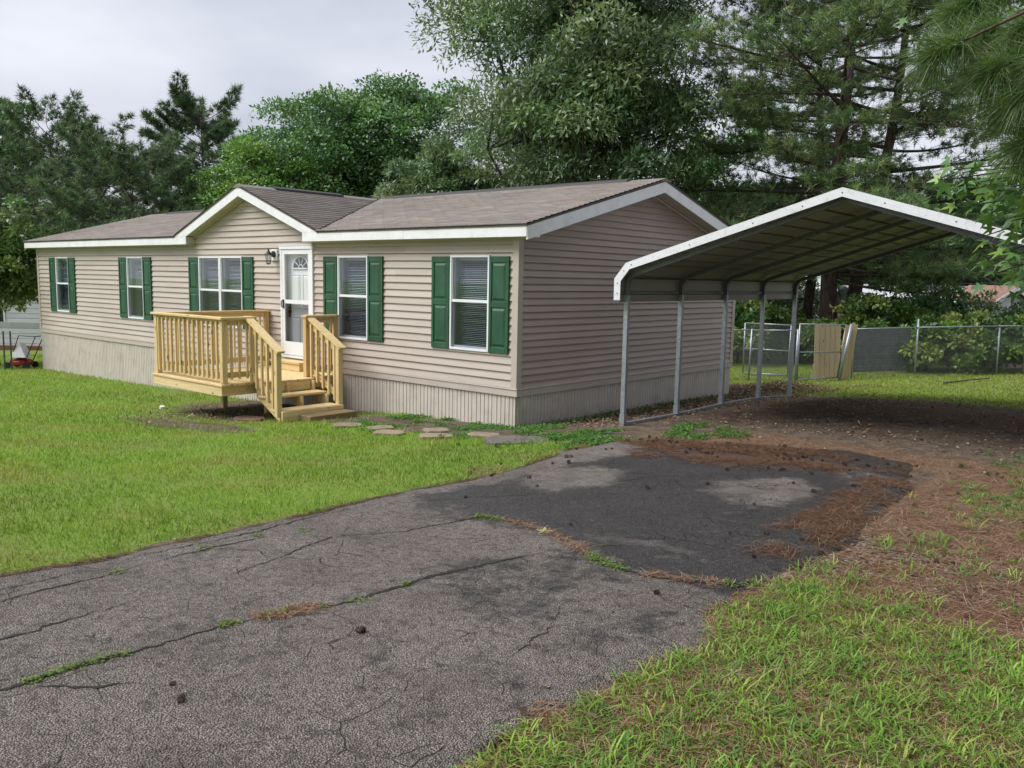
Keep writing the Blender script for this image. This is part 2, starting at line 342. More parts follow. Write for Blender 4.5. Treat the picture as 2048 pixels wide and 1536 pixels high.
# ground cover masks (0..1)
def masks(x,y):
    n1=fbm(x,y,0.8,1); n2=fbm(x,y,2.6,2); n3=fbm(x,y,5.0,4,3)
    sd=sd_drive(x,y)
    left=sst(3.0,2.6,x)
    lawn=left*sst(-1.25,-1.85,y+0.9*(n1-0.5)-0.05*np.minimum(x,0)*0)
    lawn=np.maximum(lawn,sst(-1.2,-2.0,x)*sst(0.3,-0.15,y)*sst(0.30,0.55,n1+0.25*np.clip((-2.0-x)/4,0,1)))
    lawn=np.maximum(lawn,sst(-16.5,-18,x))
    lawn*=1-0.9*blob(x,y,-4.9,-0.9,2.2,1.6,5,0.5)
    lawn*=1-0.75*blob(x,y,-4.2,-2.9,2.0,0.5,6,0.9)
    edge=sst(0.0,0.10,sd+0.16*(n3-0.5)); lawn*=edge
    weeds=left*sst(-2.1,-1.4,y)*sst(0.6,-0.2,y)*sst(-3.2,-1.4,x)*sst(0.40,0.60,n2)
    weeds=np.maximum(weeds,0.8*sst(1.8,2.6,x)*sst(3.8,3.0,x)*sst(-0.7,-0.3,y)*sst(1.3,0.7,y)*sst(0.42,0.6,n2))
    strip=sst(6.3,7.6,y+1.4*(n1-0.5))*sst(0.2,1.6,x)*0.95
    strip=np.maximum(strip,sst(8.6,9.4,y)*0.9)*sst(17.5,16,y)
    near=sst(5.9,6.15,x)*sst(-4.05,-4.9,y+1.2*(n1-0.5)+0.42*np.clip(x-6.0,0,3))*sst(0.08,0.32,0.5*n2+0.5*n3+0.16*sst(0.9,0.0,x-6.1))
    right=sst(5.9,6.3,x)*sst(1.6,0.6,y)*sst(-3.0,-1.6,y)*sst(0.47,0.62,0.6*n2+0.4*n1+0.08*sst(6.3,7.2,x))
    grass=np.clip(np.maximum.reduce([lawn,strip,near]),0,1)
    straw=sst(5.7,6.0,x)*sst(0.8,-0.2,y)*sst(0.30,0.55,0.7*n1+0.3*n3+0.25*sst(-0.2,-1.5,y))
    straw=np.maximum(straw,sst(2.2,2.5,x)*sst(3.2,2.8,x)*sst(-4.2,-3.2,y)*sst(0.2,-0.4,y)*0.8*sst(0.4,0.6,n2))
    straw=np.maximum(straw,sst(2.8,3.4,x)*sst(0.9,0.2,y+0.6*(n1-.5))*sst(-0.9,-0.3,y)*0.7)
    straw=np.maximum(straw,0.55*sst(2.2,3.2,x)*blob(x,y,6.0,4.7,4.0,1.5,2,0.8))
    gravel=blob(x,y,7.0,-3.85,0.75,0.5,1)+blob(x,y,6.02,-4.15,0.28,0.75,2)+0.30*blob(x,y,4.6,1.5,2.2,1.2,7)
    return dict(grass=grass,weeds=np.clip(np.maximum(weeds,right),0,1),straw=np.clip(straw,0,1),gravel=np.clip(gravel,0,1),sd=sd)
def spread(a,b,h,lo,hi,g=1.09):
    mid=list(np.arange(a,b+1e-6,h)); up=[];s=h;v=b
    while v<hi: s*=g; v+=s; up.append(v)
    dn=[];s=h;v=a
    while v>lo: s*=g; v-=s; dn.append(v)
    return np.array(dn[::-1]+mid+up)
gx=spread(1.6,9.2,0.065,-420,420); gy=spread(-9.0,2.4,0.075,-420,420)
GX,GY=np.meshgrid(gx,gy,indexing='ij'); mk=masks(GX,GY)
GZ=gz(GX,GY)+0.035*(fbm(GX,GY,1.3,2)-0.5)+0.02*(fbm(GX,GY,6.0,5,3)-0.5)
near_h=np.hypot(GX,GY)>8; GZ=np.where((GX<0.1)&(GX>-17.3)&(GY>-0.05)&(GY<6.8),gz(GX,GY)-0.02,GZ)
GZ-=0.09*sst(0.0,-0.12,mk['sd'])
i,j=np.meshgrid(np.arange(len(gx)-1),np.arange(len(gy)-1),indexing='ij'); ny=len(gy)
F=np.stack([i*ny+j,(i+1)*ny+j,(i+1)*ny+j+1,i*ny+j+1],-1).reshape(-1,4)
def ground_mat():
    t=NT('ground_cover'); v=t.coord('Object'); f1=t.noise(v,26,5,0.65); f2=t.noise(v,4.5,5,0.6); f3=t.noise(v,90,3,0.6); f0=t.noise(v,1.1,4)
    soil=t.ramp(f1,[(0.25,(0.080,0.060,0.044)),(0.5,(0.140,0.110,0.082)),(0.75,(0.245,0.20,0.152))])
    soil=t.mix(t.ramp(f2,[(0.42,0.0),(0.60,0.85)]),soil,(0.085,0.060,0.047))
    st=t.ramp(f3,[(0.25,(0.072,0.047,0.032)),(0.5,(0.180,0.118,0.078)),(0.8,(0.30,0.22,0.155))])
    th=t.ramp(f3,[(0.25,(0.085,0.125,0.024)),(0.55,(0.17,0.25,0.045)),(0.8,(0.28,0.34,0.09))])
    th=t.mix(t.ramp(f0,[(0.5,0.0),(0.7,0.55)]),th,(0.20,0.16,0.07))
    pb=t.voro(v,34); gr=t.ramp(pb.outputs['Color'],[(0.1,(0.13,0.11,0.09)),(0.6,(0.30,0.27,0.23)),(0.95,(0.52,0.48,0.42))]); gr=t.mix(t.ramp(pb.outputs['Distance'],[(0.3,0.0),(0.6,1.0)]),gr,(0.07,0.05,0.035))
    def brk(a,w=0.5): return t.ramp(t.math('ADD',t.attr(a),t.math('MULTIPLY',t.math('SUBTRACT',f1,0.5),w)),[(0.30,0.0),(0.62,1.0)])
    c=t.mix(brk('straw',0.9),soil,st); c=t.mix(brk('gravel',1.0),c,gr); c=t.mix(t.math('MULTIPLY',brk('weeds',0.9),0.7),c,th); c=t.mix(brk('grass',0.7),c,th)
    h=t.math('ADD',f1,t.math('MULTIPLY',f3,0.5)); t.bsdf(c,0.95,t.bump(h,0.8,0.03),0,0.15); return t.m
me=arr_mesh('ground',np.stack([GX,GY,GZ],-1).reshape(-1,3),F,ground_mat(),attrs={k:mk[k] for k in ('grass','weeds','straw','gravel')},smooth=True)
tag(inst('ground',me,None),'lawn and bare soil round the house','ground',kind='structure')

# ------------------------------------------------------------------ driveway
h=0.042; dx=np.arange(1.9,7.1,h); dy=np.concatenate([np.arange(-40,-12,0.5),np.arange(-12,0.6,h)])
DX,DY=np.meshgrid(dx,dy,indexing='ij'); S=sd_drive(DX,DY)
e=0.01; gxs=(sd_drive(DX+e,DY)-sd_drive(DX-e,DY))/(2*e); gys=(sd_drive(DX,DY+e)-sd_drive(DX,DY-e))/(2*e); gl=np.maximum(gxs**2+gys**2,0.2)
sn=(np.abs(S)<0.75*h); DX=np.where(sn,DX-S*gxs/gl,DX); DY=np.where(sn,DY-S*gys/gl,DY); S2=np.where(sn,0,S)
inside=S2<=1e-6
nyd=len(dy); i,j=np.meshgrid(np.arange(len(dx)-1),np.arange(nyd-1),indexing='ij')
F=np.stack([i*nyd+j,(i+1)*nyd+j,(i+1)*nyd+j+1,i*nyd+j+1],-1).reshape(-1,4)
F=F[inside.ravel()[F].all(1)]
used=np.unique(F); rm=-np.ones(DX.size,int); rm[used]=np.arange(len(used)); F=rm[F]
VX=DX.ravel()[used]; VY=DY.ravel()[used]; VS=S2.ravel()[used]
def drive_z(x,y,s): return gz(x,y)+0.022*sst(0.0,-0.10,s)+0.004+0.018*(fbm(x,y,0.9,3)-0.5)+0.006*(fbm(x,y,7,1,3)-0.5)
VZ=drive_z(VX,VY,VS)
# wear and damp patches with their own shapes
wet=sst(-5.05,-4.65,VY+0.5*(VX-4.6)*0.35+0.7*(fbm(VX,VY,1.6,6)-0.5))*sst(2.75,3.15,VX+0.5*(fbm(VX,VY,1.5,1)-.5))
pale=blob(VX,VY,3.35,-3.2,0.42,0.7,1)+blob(VX,VY,4.95,-2.5,0.42,0.62,2)+0.6*blob(VX,VY,5.35,-1.35,0.35,0.3,4)+0.8*blob(VX,VY,2.75,-1.9,0.32,0.8,3)+0.5*blob(VX,VY,5.1,-4.65,0.5,0.16,5)
damp=0.6*blob(VX,VY,4.95,-5.65,0.42,0.75,3,1.5)+0.6*blob(VX,VY,3.55,-4.55,0.5,0.5,6,1.0)+0.4*blob(VX,VY,5.7,-5.9,0.3,0.5,7,1.0)
wet=np.clip(1.25*np.clip(wet,0,1)*(1.0-0.60*np.clip(pale,0,1))+damp,0,1.3)
needle=np.clip(blob(VX,VY,4.25,-1.05,1.15,0.65,2,1.2)+0.8*blob(VX,VY,2.9,-.95,.55,.3,4,1.2)+0.5*sst(-0.16,-0.02,VS)*sst(0.45,0.6,fbm(VX,VY,3,5)),0,1)
def asphalt_mat():
    t=NT('old_asphalt'); v=t.coord('Object'); dn=t.t.nodes.new('ShaderNodeTexNoise'); dn.inputs['Scale'].default_value=1.6; dn.inputs['Detail'].default_value=4; t.t.links.new(v,dn.inputs['Vector'])
    ag=t.voro(v,125); ag2=t.voro(v,44); ag3=t.voro(v,75); n=t.noise(v,2.2,5,0.6); f=t.noise(v,150,2); big=t.noise(v,0.7,4); mid=t.noise(v,11,5,0.65)
    ck=t.voro(t.mix(0.45,v,dn.outputs['Color'],'ADD'),3.0,'DISTANCE_TO_EDGE')
    stone=t.ramp(ag.outputs['Color'],[(0.0,(0.120,0.105,0.096)),(0.35,(0.30,0.265,0.24)),(0.75,(0.41,0.365,0.33)),(0.97,(0.64,0.57,0.47))])
    st2=t.ramp(ag3.outputs['Color'],[(0.0,(0.17,0.148,0.133)),(0.6,(0.39,0.345,0.308)),(1.0,(0.58,0.52,0.45))])
    stone=t.mix(t.ramp(mid,[(0.42,0.0),(0.58,1.0)]),stone,st2)
    col=t.mix(t.ramp(t.math('ADD',ag.outputs['Distance'],t.math('MULTIPLY',mid,0.25)),[(0.40,0.0),(0.72,1.0)]),stone,(0.118,0.103,0.094))
    peb=t.math('MULTIPLY',t.ramp(ag2.outputs['Color'],[(0.70,0.0),(0.76,1.0)]),t.ramp(ag2.outputs['Distance'],[(0.14,1.0),(0.24,0.0)]))
    col=t.mix(peb,col,t.ramp(ag2.outputs['Color'],[(0.0,(0.52,0.44,0.34)),(1.0,(0.56,0.41,0.27))]))
    col=t.mix(t.math('MULTIPLY',t.ramp(n,[(0.40,0.0),(0.66,1.0)]),0.55),col,t.mix(1.0,col,(0.58,0.56,0.55),'MULTIPLY'))
    col=t.mix(t.ramp(big,[(0.38,0.0),(0.62,0.55)]),col,t.mix(1.0,col,(0.74,0.72,0.71),'MULTIPLY'))
    col=t.mix(t.ramp(mid,[(0.56,0.0),(0.74,0.75)]),col,t.mix(1.0,col,(0.45,0.43,0.42),'MULTIPLY'))
    blot=t.noise(v,24,4,0.6); col=t.mix(t.ramp(blot,[(0.52,0.0),(0.66,0.8)]),col,t.mix(1.0,col,(0.42,0.40,0.40),'MULTIPLY'))
    ckm=t.math('MULTIPLY',t.ramp(t.math('ADD',ck.outputs['Distance'],t.math('MULTIPLY',t.math('SUBTRACT',mid,0.5),0.03)),[(0.003,1.0),(0.013,0.0)]),t.ramp(t.noise(v,2.6,5,0.6),[(0.49,0.0),(0.60,0.85)]))
    col=t.mix(ckm,col,(0.022,0.018,0.016))
    w=t.ramp(t.math('ADD',t.attr('wet'),t.math('ADD',t.math('MULTIPLY',t.math('SUBTRACT',t.noise(v,3.2,7,0.75),0.5),3.2),t.math('MULTIPLY',t.math('SUBTRACT',mid,0.5),1.6))),[(0.20,0.0),(0.90,1.0)])
    col=t.mix(w,col,t.mix(1.0,col,t.ramp(ag3.outputs['Color'],[(0.35,(0.16,0.163,0.178)),(0.75,(0.34,0.345,0.37))]),'MULTIPLY'))
    p=t.ramp(t.math('ADD',t.attr('pale'),t.math('MULTIPLY',t.math('SUBTRACT',t.noise(v,4,7,0.75),0.5),3.0)),[(0.40,0.0),(1.25,0.34)]); col=t.mix(p,col,(0.27,0.235,0.21))
    nd=t.ramp(t.math('ADD',t.attr('needle'),t.math('MULTIPLY',t.math('SUBTRACT',t.noise(v,16,5,0.7),0.5),1.5)),[(0.60,0.0),(0.85,0.75)])
    col=t.mix(nd,col,t.ramp(f,[(0.3,(0.045,0.024,0.016)),(0.7,(0.15,0.085,0.055))]))
    rough=t.ramp(w,[(0.0,0.88),(1.0,0.52)])
    hh=t.math('ADD',t.math('ADD',t.math('SUBTRACT',1.0,ag.outputs['Distance']),t.math('MULTIPLY',mid,1.2)),t.math('MULTIPLY',ckm,-1.5))
    t.bsdf(col,rough,t.bump(hh,1.0,0.014),0,0.45); return t.m
me=arr_mesh('driveway',np.c_[VX,VY,VZ],F,asphalt_mat(),attrs=dict(wet=wet,pale=np.clip(pale,0,1),needle=needle),smooth=True)
drive=tag(inst('driveway',me,None),'worn cracked asphalt driveway with damp dark patches','driveway',kind='structure')
def dz(x,y): return drive_z(x,y,sd_drive(x,y))
# open cracks: ragged dark ribbons let into the surface
M_CRACK=plain('crack_dirt',(0.017,0.014,0.012),0.95,0.4,30.0,0.6,200)
def crack(pts,w=0.018,wob=0.05,seed=0):
    rg=np.random.default_rng(seed); P=np.array(pts,float); seg=np.hypot(*np.diff(P,axis=0).T); s=np.r_[0,np.cumsum(seg)]; t=np.arange(0,s[-1],0.025)
    x=np.interp(t,s,P[:,0]); y=np.interp(t,s,P[:,1]); tx=np.gradient(x); ty=np.gradient(y); l=np.hypot(tx,ty)+1e-9; nx=-ty/l; ny_=tx/l
    o=wob*2*(fbm(t,t*0+seed*3.1,1.4,seed)-0.5)+0.35*wob*2*(fbm(t,t*0+seed,9,seed+1,2)-0.5)+rg.normal(0,0.007,len(t)); x=x+nx*o; y=y+ny_*o
    ww=0.50*w*np.clip(2.4*fbm(t,t*0+seed*7.7,1.7,seed+2,3)-0.65,0.06,1.4)*np.minimum(1,np.minimum(t,s[-1]-t)/0.15+0.05)
    a=ww*(0.3+1.5*rg.random(len(t))); b=ww*(0.3+1.5*rg.random(len(t)))
    L=np.c_[x+nx*a,y+ny_*a]; Rr=np.c_[x-nx*b,y-ny_*b]; Q=np.empty((2*len(t),3)); Q[0::2,:2]=L; Q[1::2,:2]=Rr; Q[:,2]=dz(Q[:,0],Q[:,1])+0.0035
    k=np.arange(len(t)-1); return Q,np.stack([2*k,2*k+1,2*k+3,2*k+2],-1),np.c_[x,y]
CR=[([(4.38,-9.6),(4.34,-8.16),(4.34,-7.8),(4.36,-7.5),(4.36,-7.2),(4.42,-6.95),(4.52,-6.65),(4.54,-6.35),(4.52,-6.0),(4.58,-5.67),(4.68,-5.22),(4.82,-4.87),(5.1,-4.6)],.022,.03),
    ([(3.86,-9.5),(3.82,-8.3),(3.75,-7.6),(3.70,-7.0),(3.62,-6.5),(3.50,-6.1),(3.42,-5.8)],.015,.05),([(3.42,-5.8),(3.15,-5.4),(2.95,-5.2)],.010,.05),
    ([(3.30,-8.6),(3.26,-7.8),(3.16,-7.1),(3.10,-6.5),(3.12,-6.1),(3.0,-5.6)],.011,.06),([(3.02,-8.2),(3.05,-7.5),(2.98,-6.8),(3.0,-6.2),(2.9,-5.6),(2.9,-5.0),(3.0,-4.6)],.012,.06),
    ([(3.45,-5.9),(3.65,-5.5),(3.75,-5.0),(3.76,-4.78),(4.1,-4.75),(4.38,-4.80),(4.75,-4.93),(5.05,-5.1),(5.4,-5.15),(5.68,-5.05),(5.95,-4.85)],.020,.04),
    ([(2.95,-4.9),(3.3,-4.3),(3.6,-3.9),(3.75,-3.2),(3.9,-2.7),(4.05,-2.3)],.008,.07),([(4.8,-5.0),(5.15,-5.5),(5.45,-6.1),(5.6,-6.6)],.006,.06),([(5.5,-5.3),(5.75,-5.45),(6.0,-5.4)],.009,.06),
    ([(4.85,-4.4),(5.3,-4.3),(5.8,-4.35)],.010,.06),([(2.95,-3.0),(3.5,-2.7),(4.1,-2.5),(4.6,-2.2)],.006,.06),([(5.25,-7.4),(5.45,-6.9),(5.6,-6.4),(5.95,-6.2)],.006,.06),
    ([(4.4,-8.1),(4.6,-7.9),(4.66,-7.75)],.010,.03),([(3.1,-6.6),(3.4,-6.4),(3.6,-6.45)],.007,.05),([(4.7,-2.6),(4.95,-2.2),(5.05,-1.7)],.006,.05),([(3.3,-2.2),(3.2,-1.7),(3.5,-1.3)],.006,.05),([(4.0,-8.9),(4.2,-8.5),(4.3,-8.0)],.006,.05)]
cv=[];cf=[];CPTS=[];nb=0
for q,(pts,w,wob) in enumerate(CR):
    Q,Fc,ctr=crack(pts,w,wob,q+1); cv.append(Q); cf.append(Fc+nb); nb+=len(Q); CPTS.append(ctr)
o=inst('crack',arr_mesh('crack',np.vstack(cv),np.vstack(cf),M_CRACK),drive); o['kind']='stuff'

# ------------------------------------------------------------------ the house
L,W=17.22,6.72; DF,DSD=0.1143,0.1016; ZF0=0.0202; ZS=2.165; ZFT=2.345; OV,GO=0.20,0.313
RY=W/2; RZ=3.285; GXC,GZT=-6.87,3.26; GL0,GL1=-8.87,-4.835
house=thing('mobile_home','long tan vinyl sided mobile home with green shutters and a front gable','house',(-L/2,W/2,-0.9))
# openings on the front wall: (x0,x1,z0,z1)
WIN=[(-15.99,-15.20),(-11.945,-11.16),(-8.715,-7.905),(-7.885,-7.075),(-4.075,-3.275),(-1.335,-0.53)]; WZ0,WZ1=0.51,1.925
DOOR=(-5.766,-4.775,0.085,2.11)
OPEN=[(a,b,WZ0,WZ1) for a,b in WIN]+[DOOR]
def wall_z(x):   # top of the front wall siding (soffit or gable underside)
    return ZS if (x<GL0 or x>GL1) else min(3.20-0.37*abs(x-GXC)*1.02, 9)
GS=(3.06-2.33)/2.02
# backing wall (boxes round the openings), front
mb=MB(); xs=sorted(set([-L,0]+[q for o_ in OPEN for q in o_[:2]]))
for a,b in zip(xs[:-1],xs[1:]):
    m_=(a+b)/2; zs=[(-0.12,ZS)]
    for (x0,x1,z0,z1) in OPEN:
        if x0<m_<x1: zs=[(-0.12,z0),(z1,ZS)]
    for z0,z1 in zs:
        if z1-z0>0.001: mb.box(a,b,0.014,0.10,z0,z1)
mb.prism([(GL0,ZS),(GL1,ZS),(GL1,2.33),(GXC,3.06),(GL0,2.33)],1,0.014,0.10)
fw_=mb.build('front_wall',M_TRIMT,house)
def lap(mb,axis,c,sgn,u0b,u1b,u0t,u1t,z0,z1,zc0,D):
    """one clapboard: axis 0 runs along x at y=c (outward -y), axis 1 runs along y at x=c (outward +x). slanted ends allowed."""
    def off(z): k=(z-zc0)/D; return 0.0225*(1-k)-0.004*k
    o0,o1=off(z0),off(z1); P=[]
    for (u0,u1,z,oo) in ((u0b,u1b,z0,o0),(u0t,u1t,z1,o1)):
        for u in (u0,u1):
            P.append((u,oo,z))
    vs=[]
    for (u,oo,z) in P: vs.append((u,c-oo*1.0,z) if axis==0 else (c+oo,u,z))
    for (u,oo,z) in P: vs.append((u,c+0.012,z) if axis==0 else (c-0.012,u,z))
    mb.add(vs,[(0,1,3,2),(4,6,7,5),(0,4,5,1),(2,3,7,6),(0,2,6,4),(1,5,7,3)])
def course_runs(z0,z1,xa,xb):
    """split [xa,xb] x [z0,z1] round the openings -> list of (x0,x1,za,zb)"""
    xs=sorted(set([xa,xb]+[q for o_ in OPEN for q in o_[:2] if xa<q<xb])); out=[]
    for a,b in zip(xs[:-1],xs[1:]):
        m_=(a+b)/2; lo,hi=z0,z1
        for (x0,x1,w0,w1) in OPEN:
            if x0<m_<x1:
                if w0<=z0 and w1>=z1: lo=hi
                elif w0>z0 and w0<z1: hi=w0
                elif w1>z0 and w1<z1: lo=w1
        if hi-lo>0.004: out.append([a,b,lo,hi])
    mer=[]
    for q in out:
        if mer and abs(mer[-1][1]-q[0])<1e-6 and mer[-1][2]==q[2] and mer[-1][3]==q[3]: mer[-1][1]=q[1]
        else: mer.append(q)
    return mer
k=-1
while True:
    k+=1; z0=ZF0+k*DF; z1=z0+DF
    if z0>3.05: break
    if z0<ZS:
        for (a,b,za,zb) in course_runs(z0,min(z1,ZS),-L+0.075,-0.075):
            # vinyl comes in 3.7 m lengths: stagger the joints
            cuts=[a]; p=-L+((k*1.31)%3.7)
            while p<b:
                if p>a+0.3 and p<b-0.3: cuts.append(p)
                p+=3.7
            cuts.append(b)
            for q,(c0,c1) in enumerate(zip(cuts[:-1],cuts[1:])):
                mb=MB(); jz=random.uniform(-.0016,.0016); lap(mb,0,0.0-0.0022*(q%2),-1,c0-(0.02 if q else 0),c1,c0-(0.02 if q else 0),c1,za+jz,zb+jz*0.5,z0,DF); mb.build('siding_board',M_SIDE,fw_)
    if z1>ZS+0.01:
        zb=max(z0,ZS+0.002)
        half=lambda z:min(2.0,(3.06-z)/GS)
        hb,ht=half(zb),max(half(min(z1,3.05)),0.01)
        if hb>0.06:
            mb=MB(); lap(mb,0,0.0,-1,GXC-hb,GXC+hb,GXC-ht,GXC+ht,zb,min(z1,3.05),z0,DF); mb.build('siding_board',M_SIDE,fw_)
# right end wall
mb=MB(); mb.box(-0.10,-0.014,0.10,W,-0.12,ZS); mb.prism([(0.10,ZS),(W,ZS),(RY,3.09)],0,-0.10,-0.014)
sw=mb.build('end_wall',M_TRIMT,house)
SG=(3.09-ZS)/RY
for k in range(40):
    z0=k*DSD+0.0; z1=z0+DSD
    if z0>3.04: break
    def rng_(z): 
        t=max(0,(z-ZS)/SG); return (max(0.075,t),min(W-0.075,W-t))
    zt=min(z1,3.085); (b0,b1),(t0,t1)=rng_(z0),rng_(zt)
    if t1<=t0: t0=t1=RY
    if z0>ZS-0.001 or z1<=ZS: pass
    cuts=[0,1] if (k%3) else [0,(0.55 if k%2 else 0.38),1]
    for q,(f0,f1) in enumerate(zip(cuts[:-1],cuts[1:])):
        mb=MB(); s_=0.012 if q else 0
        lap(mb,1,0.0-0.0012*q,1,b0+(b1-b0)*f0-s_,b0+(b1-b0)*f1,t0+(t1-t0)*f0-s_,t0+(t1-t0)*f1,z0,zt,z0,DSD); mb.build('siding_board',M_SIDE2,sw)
MB().box(-L+0.1,-0.1,W-0.1,W,-0.12,ZS).build('rear_wall',M_TRIMT,house)
mb=MB(); mb.box(-L,-L+0.1,0.101,W,-0.12,ZS); mb.prism([(0.101,ZS),(W,ZS),(RY,3.14)],0,-L,-L+0.1); mb.build('far_end_wall',M_TRIMT,house)
MB().box(-L+0.11,-0.11,0.2,W-0.11,-0.10,-0.05).build('floor',M_DARK,house)
# corner posts
def lpost(x,sx,y,sy,z0,z1,nm='corner_post'):
    mb=MB(); w=0.085; t=0.024
    mb.prism([(x+sx*t,y+sy*t),(x+sx*t,y-sy*w),(x,y-sy*w),(x,y),(x-sx*w,y),(x-sx*w,y+sy*t)],2,z0,z1); return mb.build(nm,M_TRIMT,house)
lpost(0,1,0,-1,0.016,ZS+0.02); lpost(-L,-1,0,-1,0.016,ZS+0.02); lpost(0,1,W,1,0.016,ZS+0.02)
# base trim band: flat board with a small lip
for nm,args in (('front',0),('side',1)):
    mb=MB(); prof=[(0.0,-0.10),(0.026,-0.10),(0.026,-0.006),(0.036,-0.002),(0.036,0.010),(0.020,0.016),(0.0,0.016)]
    if args==0: mb.prism([(-p,z) for p,z in prof],0,-L-0.036,0.036)
    else: mb.prism([(p,z) for p,z in prof],1,0.0,W+0.03)
    mb.build('trim_band',M_TRIMT,house)
# skirting: ribbed panels, bottoms run into the soil
PWID=0.4097
def skirt_panel():
    mb=MB(); u=0.0; pr=[(0,0.0)]
    for g in (0.055,0.135,0.215,0.295,0.365):
        pr+=[(g-0.010,0.0),(g-0.004,-0.011),(g+0.004,-0.011),(g+0.010,0.0)]
    pr+=[(PWID-0.003,0.0)]; n=len(pr); vs=[]
    for z in (-0.101,-1.45):
        for (x,y) in pr: vs.append((x,-y-0.0,z))
    for z in (-0.101,-1.45):
        for (x,y) in pr: vs.append((x,0.03,z))
    fs=[]
    for q in range(n-1): fs.append((q,q+1,n+q+1,n+q)); fs.append((2*n+q,3*n+q,3*n+q+1,2*n+q+1)); fs.append((q,2*n+q,2*n+q+1,q+1))
    fs+=[(0,n,3*n,2*n),(n-1,3*n-1,4*n-1,2*n-1)]
    mb.add(vs,fs); return mb.mesh('skirting_panel',M_SKIRT)
sp=skirt_panel()
for q in range(42): inst('skirting_panel',sp,house,Matrix.Translation((-L+0.004+q*PWID,0.0008*(q%2),0)))
for q in range(16): inst('skirting_panel',sp,house,Matrix.Translation((0.0008*(q%2),0.035+q*PWID*1.017,0))@Matrix.Rotation(math.pi/2,4,'Z'))
MB().box(-L,0-0.03,W-0.03,W,-1.6,-0.11).build('rear_skirting',M_SKIRT,house); MB().box(-L,-L+0.03,0.04,W-0.03,-1.8,-0.11).build('far_skirting',M_SKIRT,house)

# roof: shingle tabs on both front slopes, plain rear slope
def tabs(fn,u0,u1,s0,s1,keep,exp=0.135,tabw=0.305,seed=0,butt=0.015):
    """fn(u,s,h) -> xyz; courses step along s (up the slope)."""
    rg=np.random.default_rng(seed); V=[];Fq=[];Cc=[]; n=0; c=0; s=s0
    base=np.array((0.245,0.216,0.198))
    while s<s1:
        se=min(s+exp+0.02,s1); u=u0-((c%2)*tabw*0.5)-rg.random()*0.05; ct=1+0.035*rg.normal()
        while u<u1:
            a=max(u,u0)+0.002; b=min(u+tabw,u1)-0.002; u+=tabw
            if b-a<0.02 or not keep((a+b)/2,s+exp*0.5): continue
            hh=butt+0.004*rg.random(); d=0.012*rg.random()*0.6
            q=[fn(a,s-d,0),fn(b,s-d,0),fn(b,s-d,hh),fn(a,s-d,hh),fn(b,se,0.003),fn(a,se,0.003)]
            V+=q; Fq+=[(n,n+1,n+2,n+3),(n+3,n+2,n+4,n+5)]; n+=6
            col=base*ct*(1+0.075*rg.normal())*np.array((1+0.03*rg.normal(),1,1+0.02*rg.normal())); Cc+=[np.clip(col,0.04,0.5)]*6
        s+=exp; c+=1
    return np.array(V),np.array(Fq),np.array(Cc)
SL=(RZ-ZFT)/(RY+OV)                    # main slope
lenf=math.hypot(RY+OV,RZ-ZFT); cu,su=(RY+OV)/lenf,(RZ-ZFT)/lenf
GSL=(GZT-ZFT)/2.50
def main_pt(u,s,h): return (u,-OV-0.03+s*cu-h*su,ZFT-0.008+s*su+h*cu+0.006)
def gable_z(x): return GZT-GSL*abs(x-GXC)
def keep_main(u,s): 
    p=main_pt(u,s,0); return not (abs(u-GXC)<2.45 and gable_z(u)>p[2]+0.01)
roof=MB(); roof.prism([(-OV-0.02,ZFT-0.035),(-OV-0.02,ZFT-0.008),(RY,RZ-0.004),(W+OV,ZFT-0.008),(W+OV,ZFT-0.035),(RY,RZ-0.04)],0,-4.40,GO+0.015)
roof.prism([(-OV-0.02,ZFT-0.035),(-OV-0.02,ZFT-0.008),(RY,RZ-0.004),(W+OV,ZFT-0.008),(W+OV,ZFT-0.035),(RY,RZ-0.04)],0,-L-GO-0.015,-9.34)
roof.prism([(0.6,ZFT+0.8*SL-0.03),(0.6,ZFT+0.8*SL-0.012),(RY,RZ-0.004),(W+OV,ZFT-0.008),(W+OV,ZFT-0.035),(RY,RZ-0.04)],0,-9.34,-4.40)
M_DECKING=plain('roof_decking',(0.10,0.085,0.08),0.9,0.1); rf=roof.build('roof',M_DECKING,house)
V,Fq,Cc=tabs(main_pt,-L-GO-0.02,GO+0.02,0.0,lenf+0.02,keep_main,seed=3)
o=inst('shingle_field',arr_mesh('shingle_field',V,Fq,M_SHINGLE,Cc),rf); o['kind']='stuff'
def rear_pt(u,s,h): return (u,W+OV+0.03-s*cu+h*su,ZFT-0.008+s*su+h*cu+0.006)
V,Fq,Cc=tabs(rear_pt,-L-GO-0.02,GO+0.02,0.0,lenf+0.02,lambda u,s:True,seed=4)
o=inst('shingle_field',arr_mesh('shingle_field',V,Fq[:,::-1],M_SHINGLE,Cc),rf); o['kind']='stuff'
# front gable roof
gl_=math.hypot(2.5,GZT-ZFT); cg,sg=2.5/gl_,(GZT-ZFT)/gl_
grf=MB(); YB=RY+0.02
grf.prism([(GXC-2.5,ZFT-0.012),(GXC,GZT-0.008),(GXC+2.5,ZFT-0.012),(GXC+2.5,ZFT-0.035),(GXC,GZT-0.035),(GXC-2.5,ZFT-0.035)],1,-OV-0.02,YB)
gr=grf.build('gable_roof',M_DECKING,house)
for sgn,sd_ in ((1,5),(-1,6)):
    def gpt(u,s,h,sgn=sgn): return (GXC+sgn*(2.52-s*cg+h*sg),u,ZFT-0.010+s*sg+h*cg+0.006)
    V,Fq,Cc=tabs(gpt,-OV-0.03,YB,0.0,gl_+0.015,lambda u,s:True,seed=sd_,butt=0.007)
    o=inst('shingle_field',arr_mesh('shingle_field',V,Fq,M_SHINGLE,Cc*0.97),gr); o['kind']='stuff'
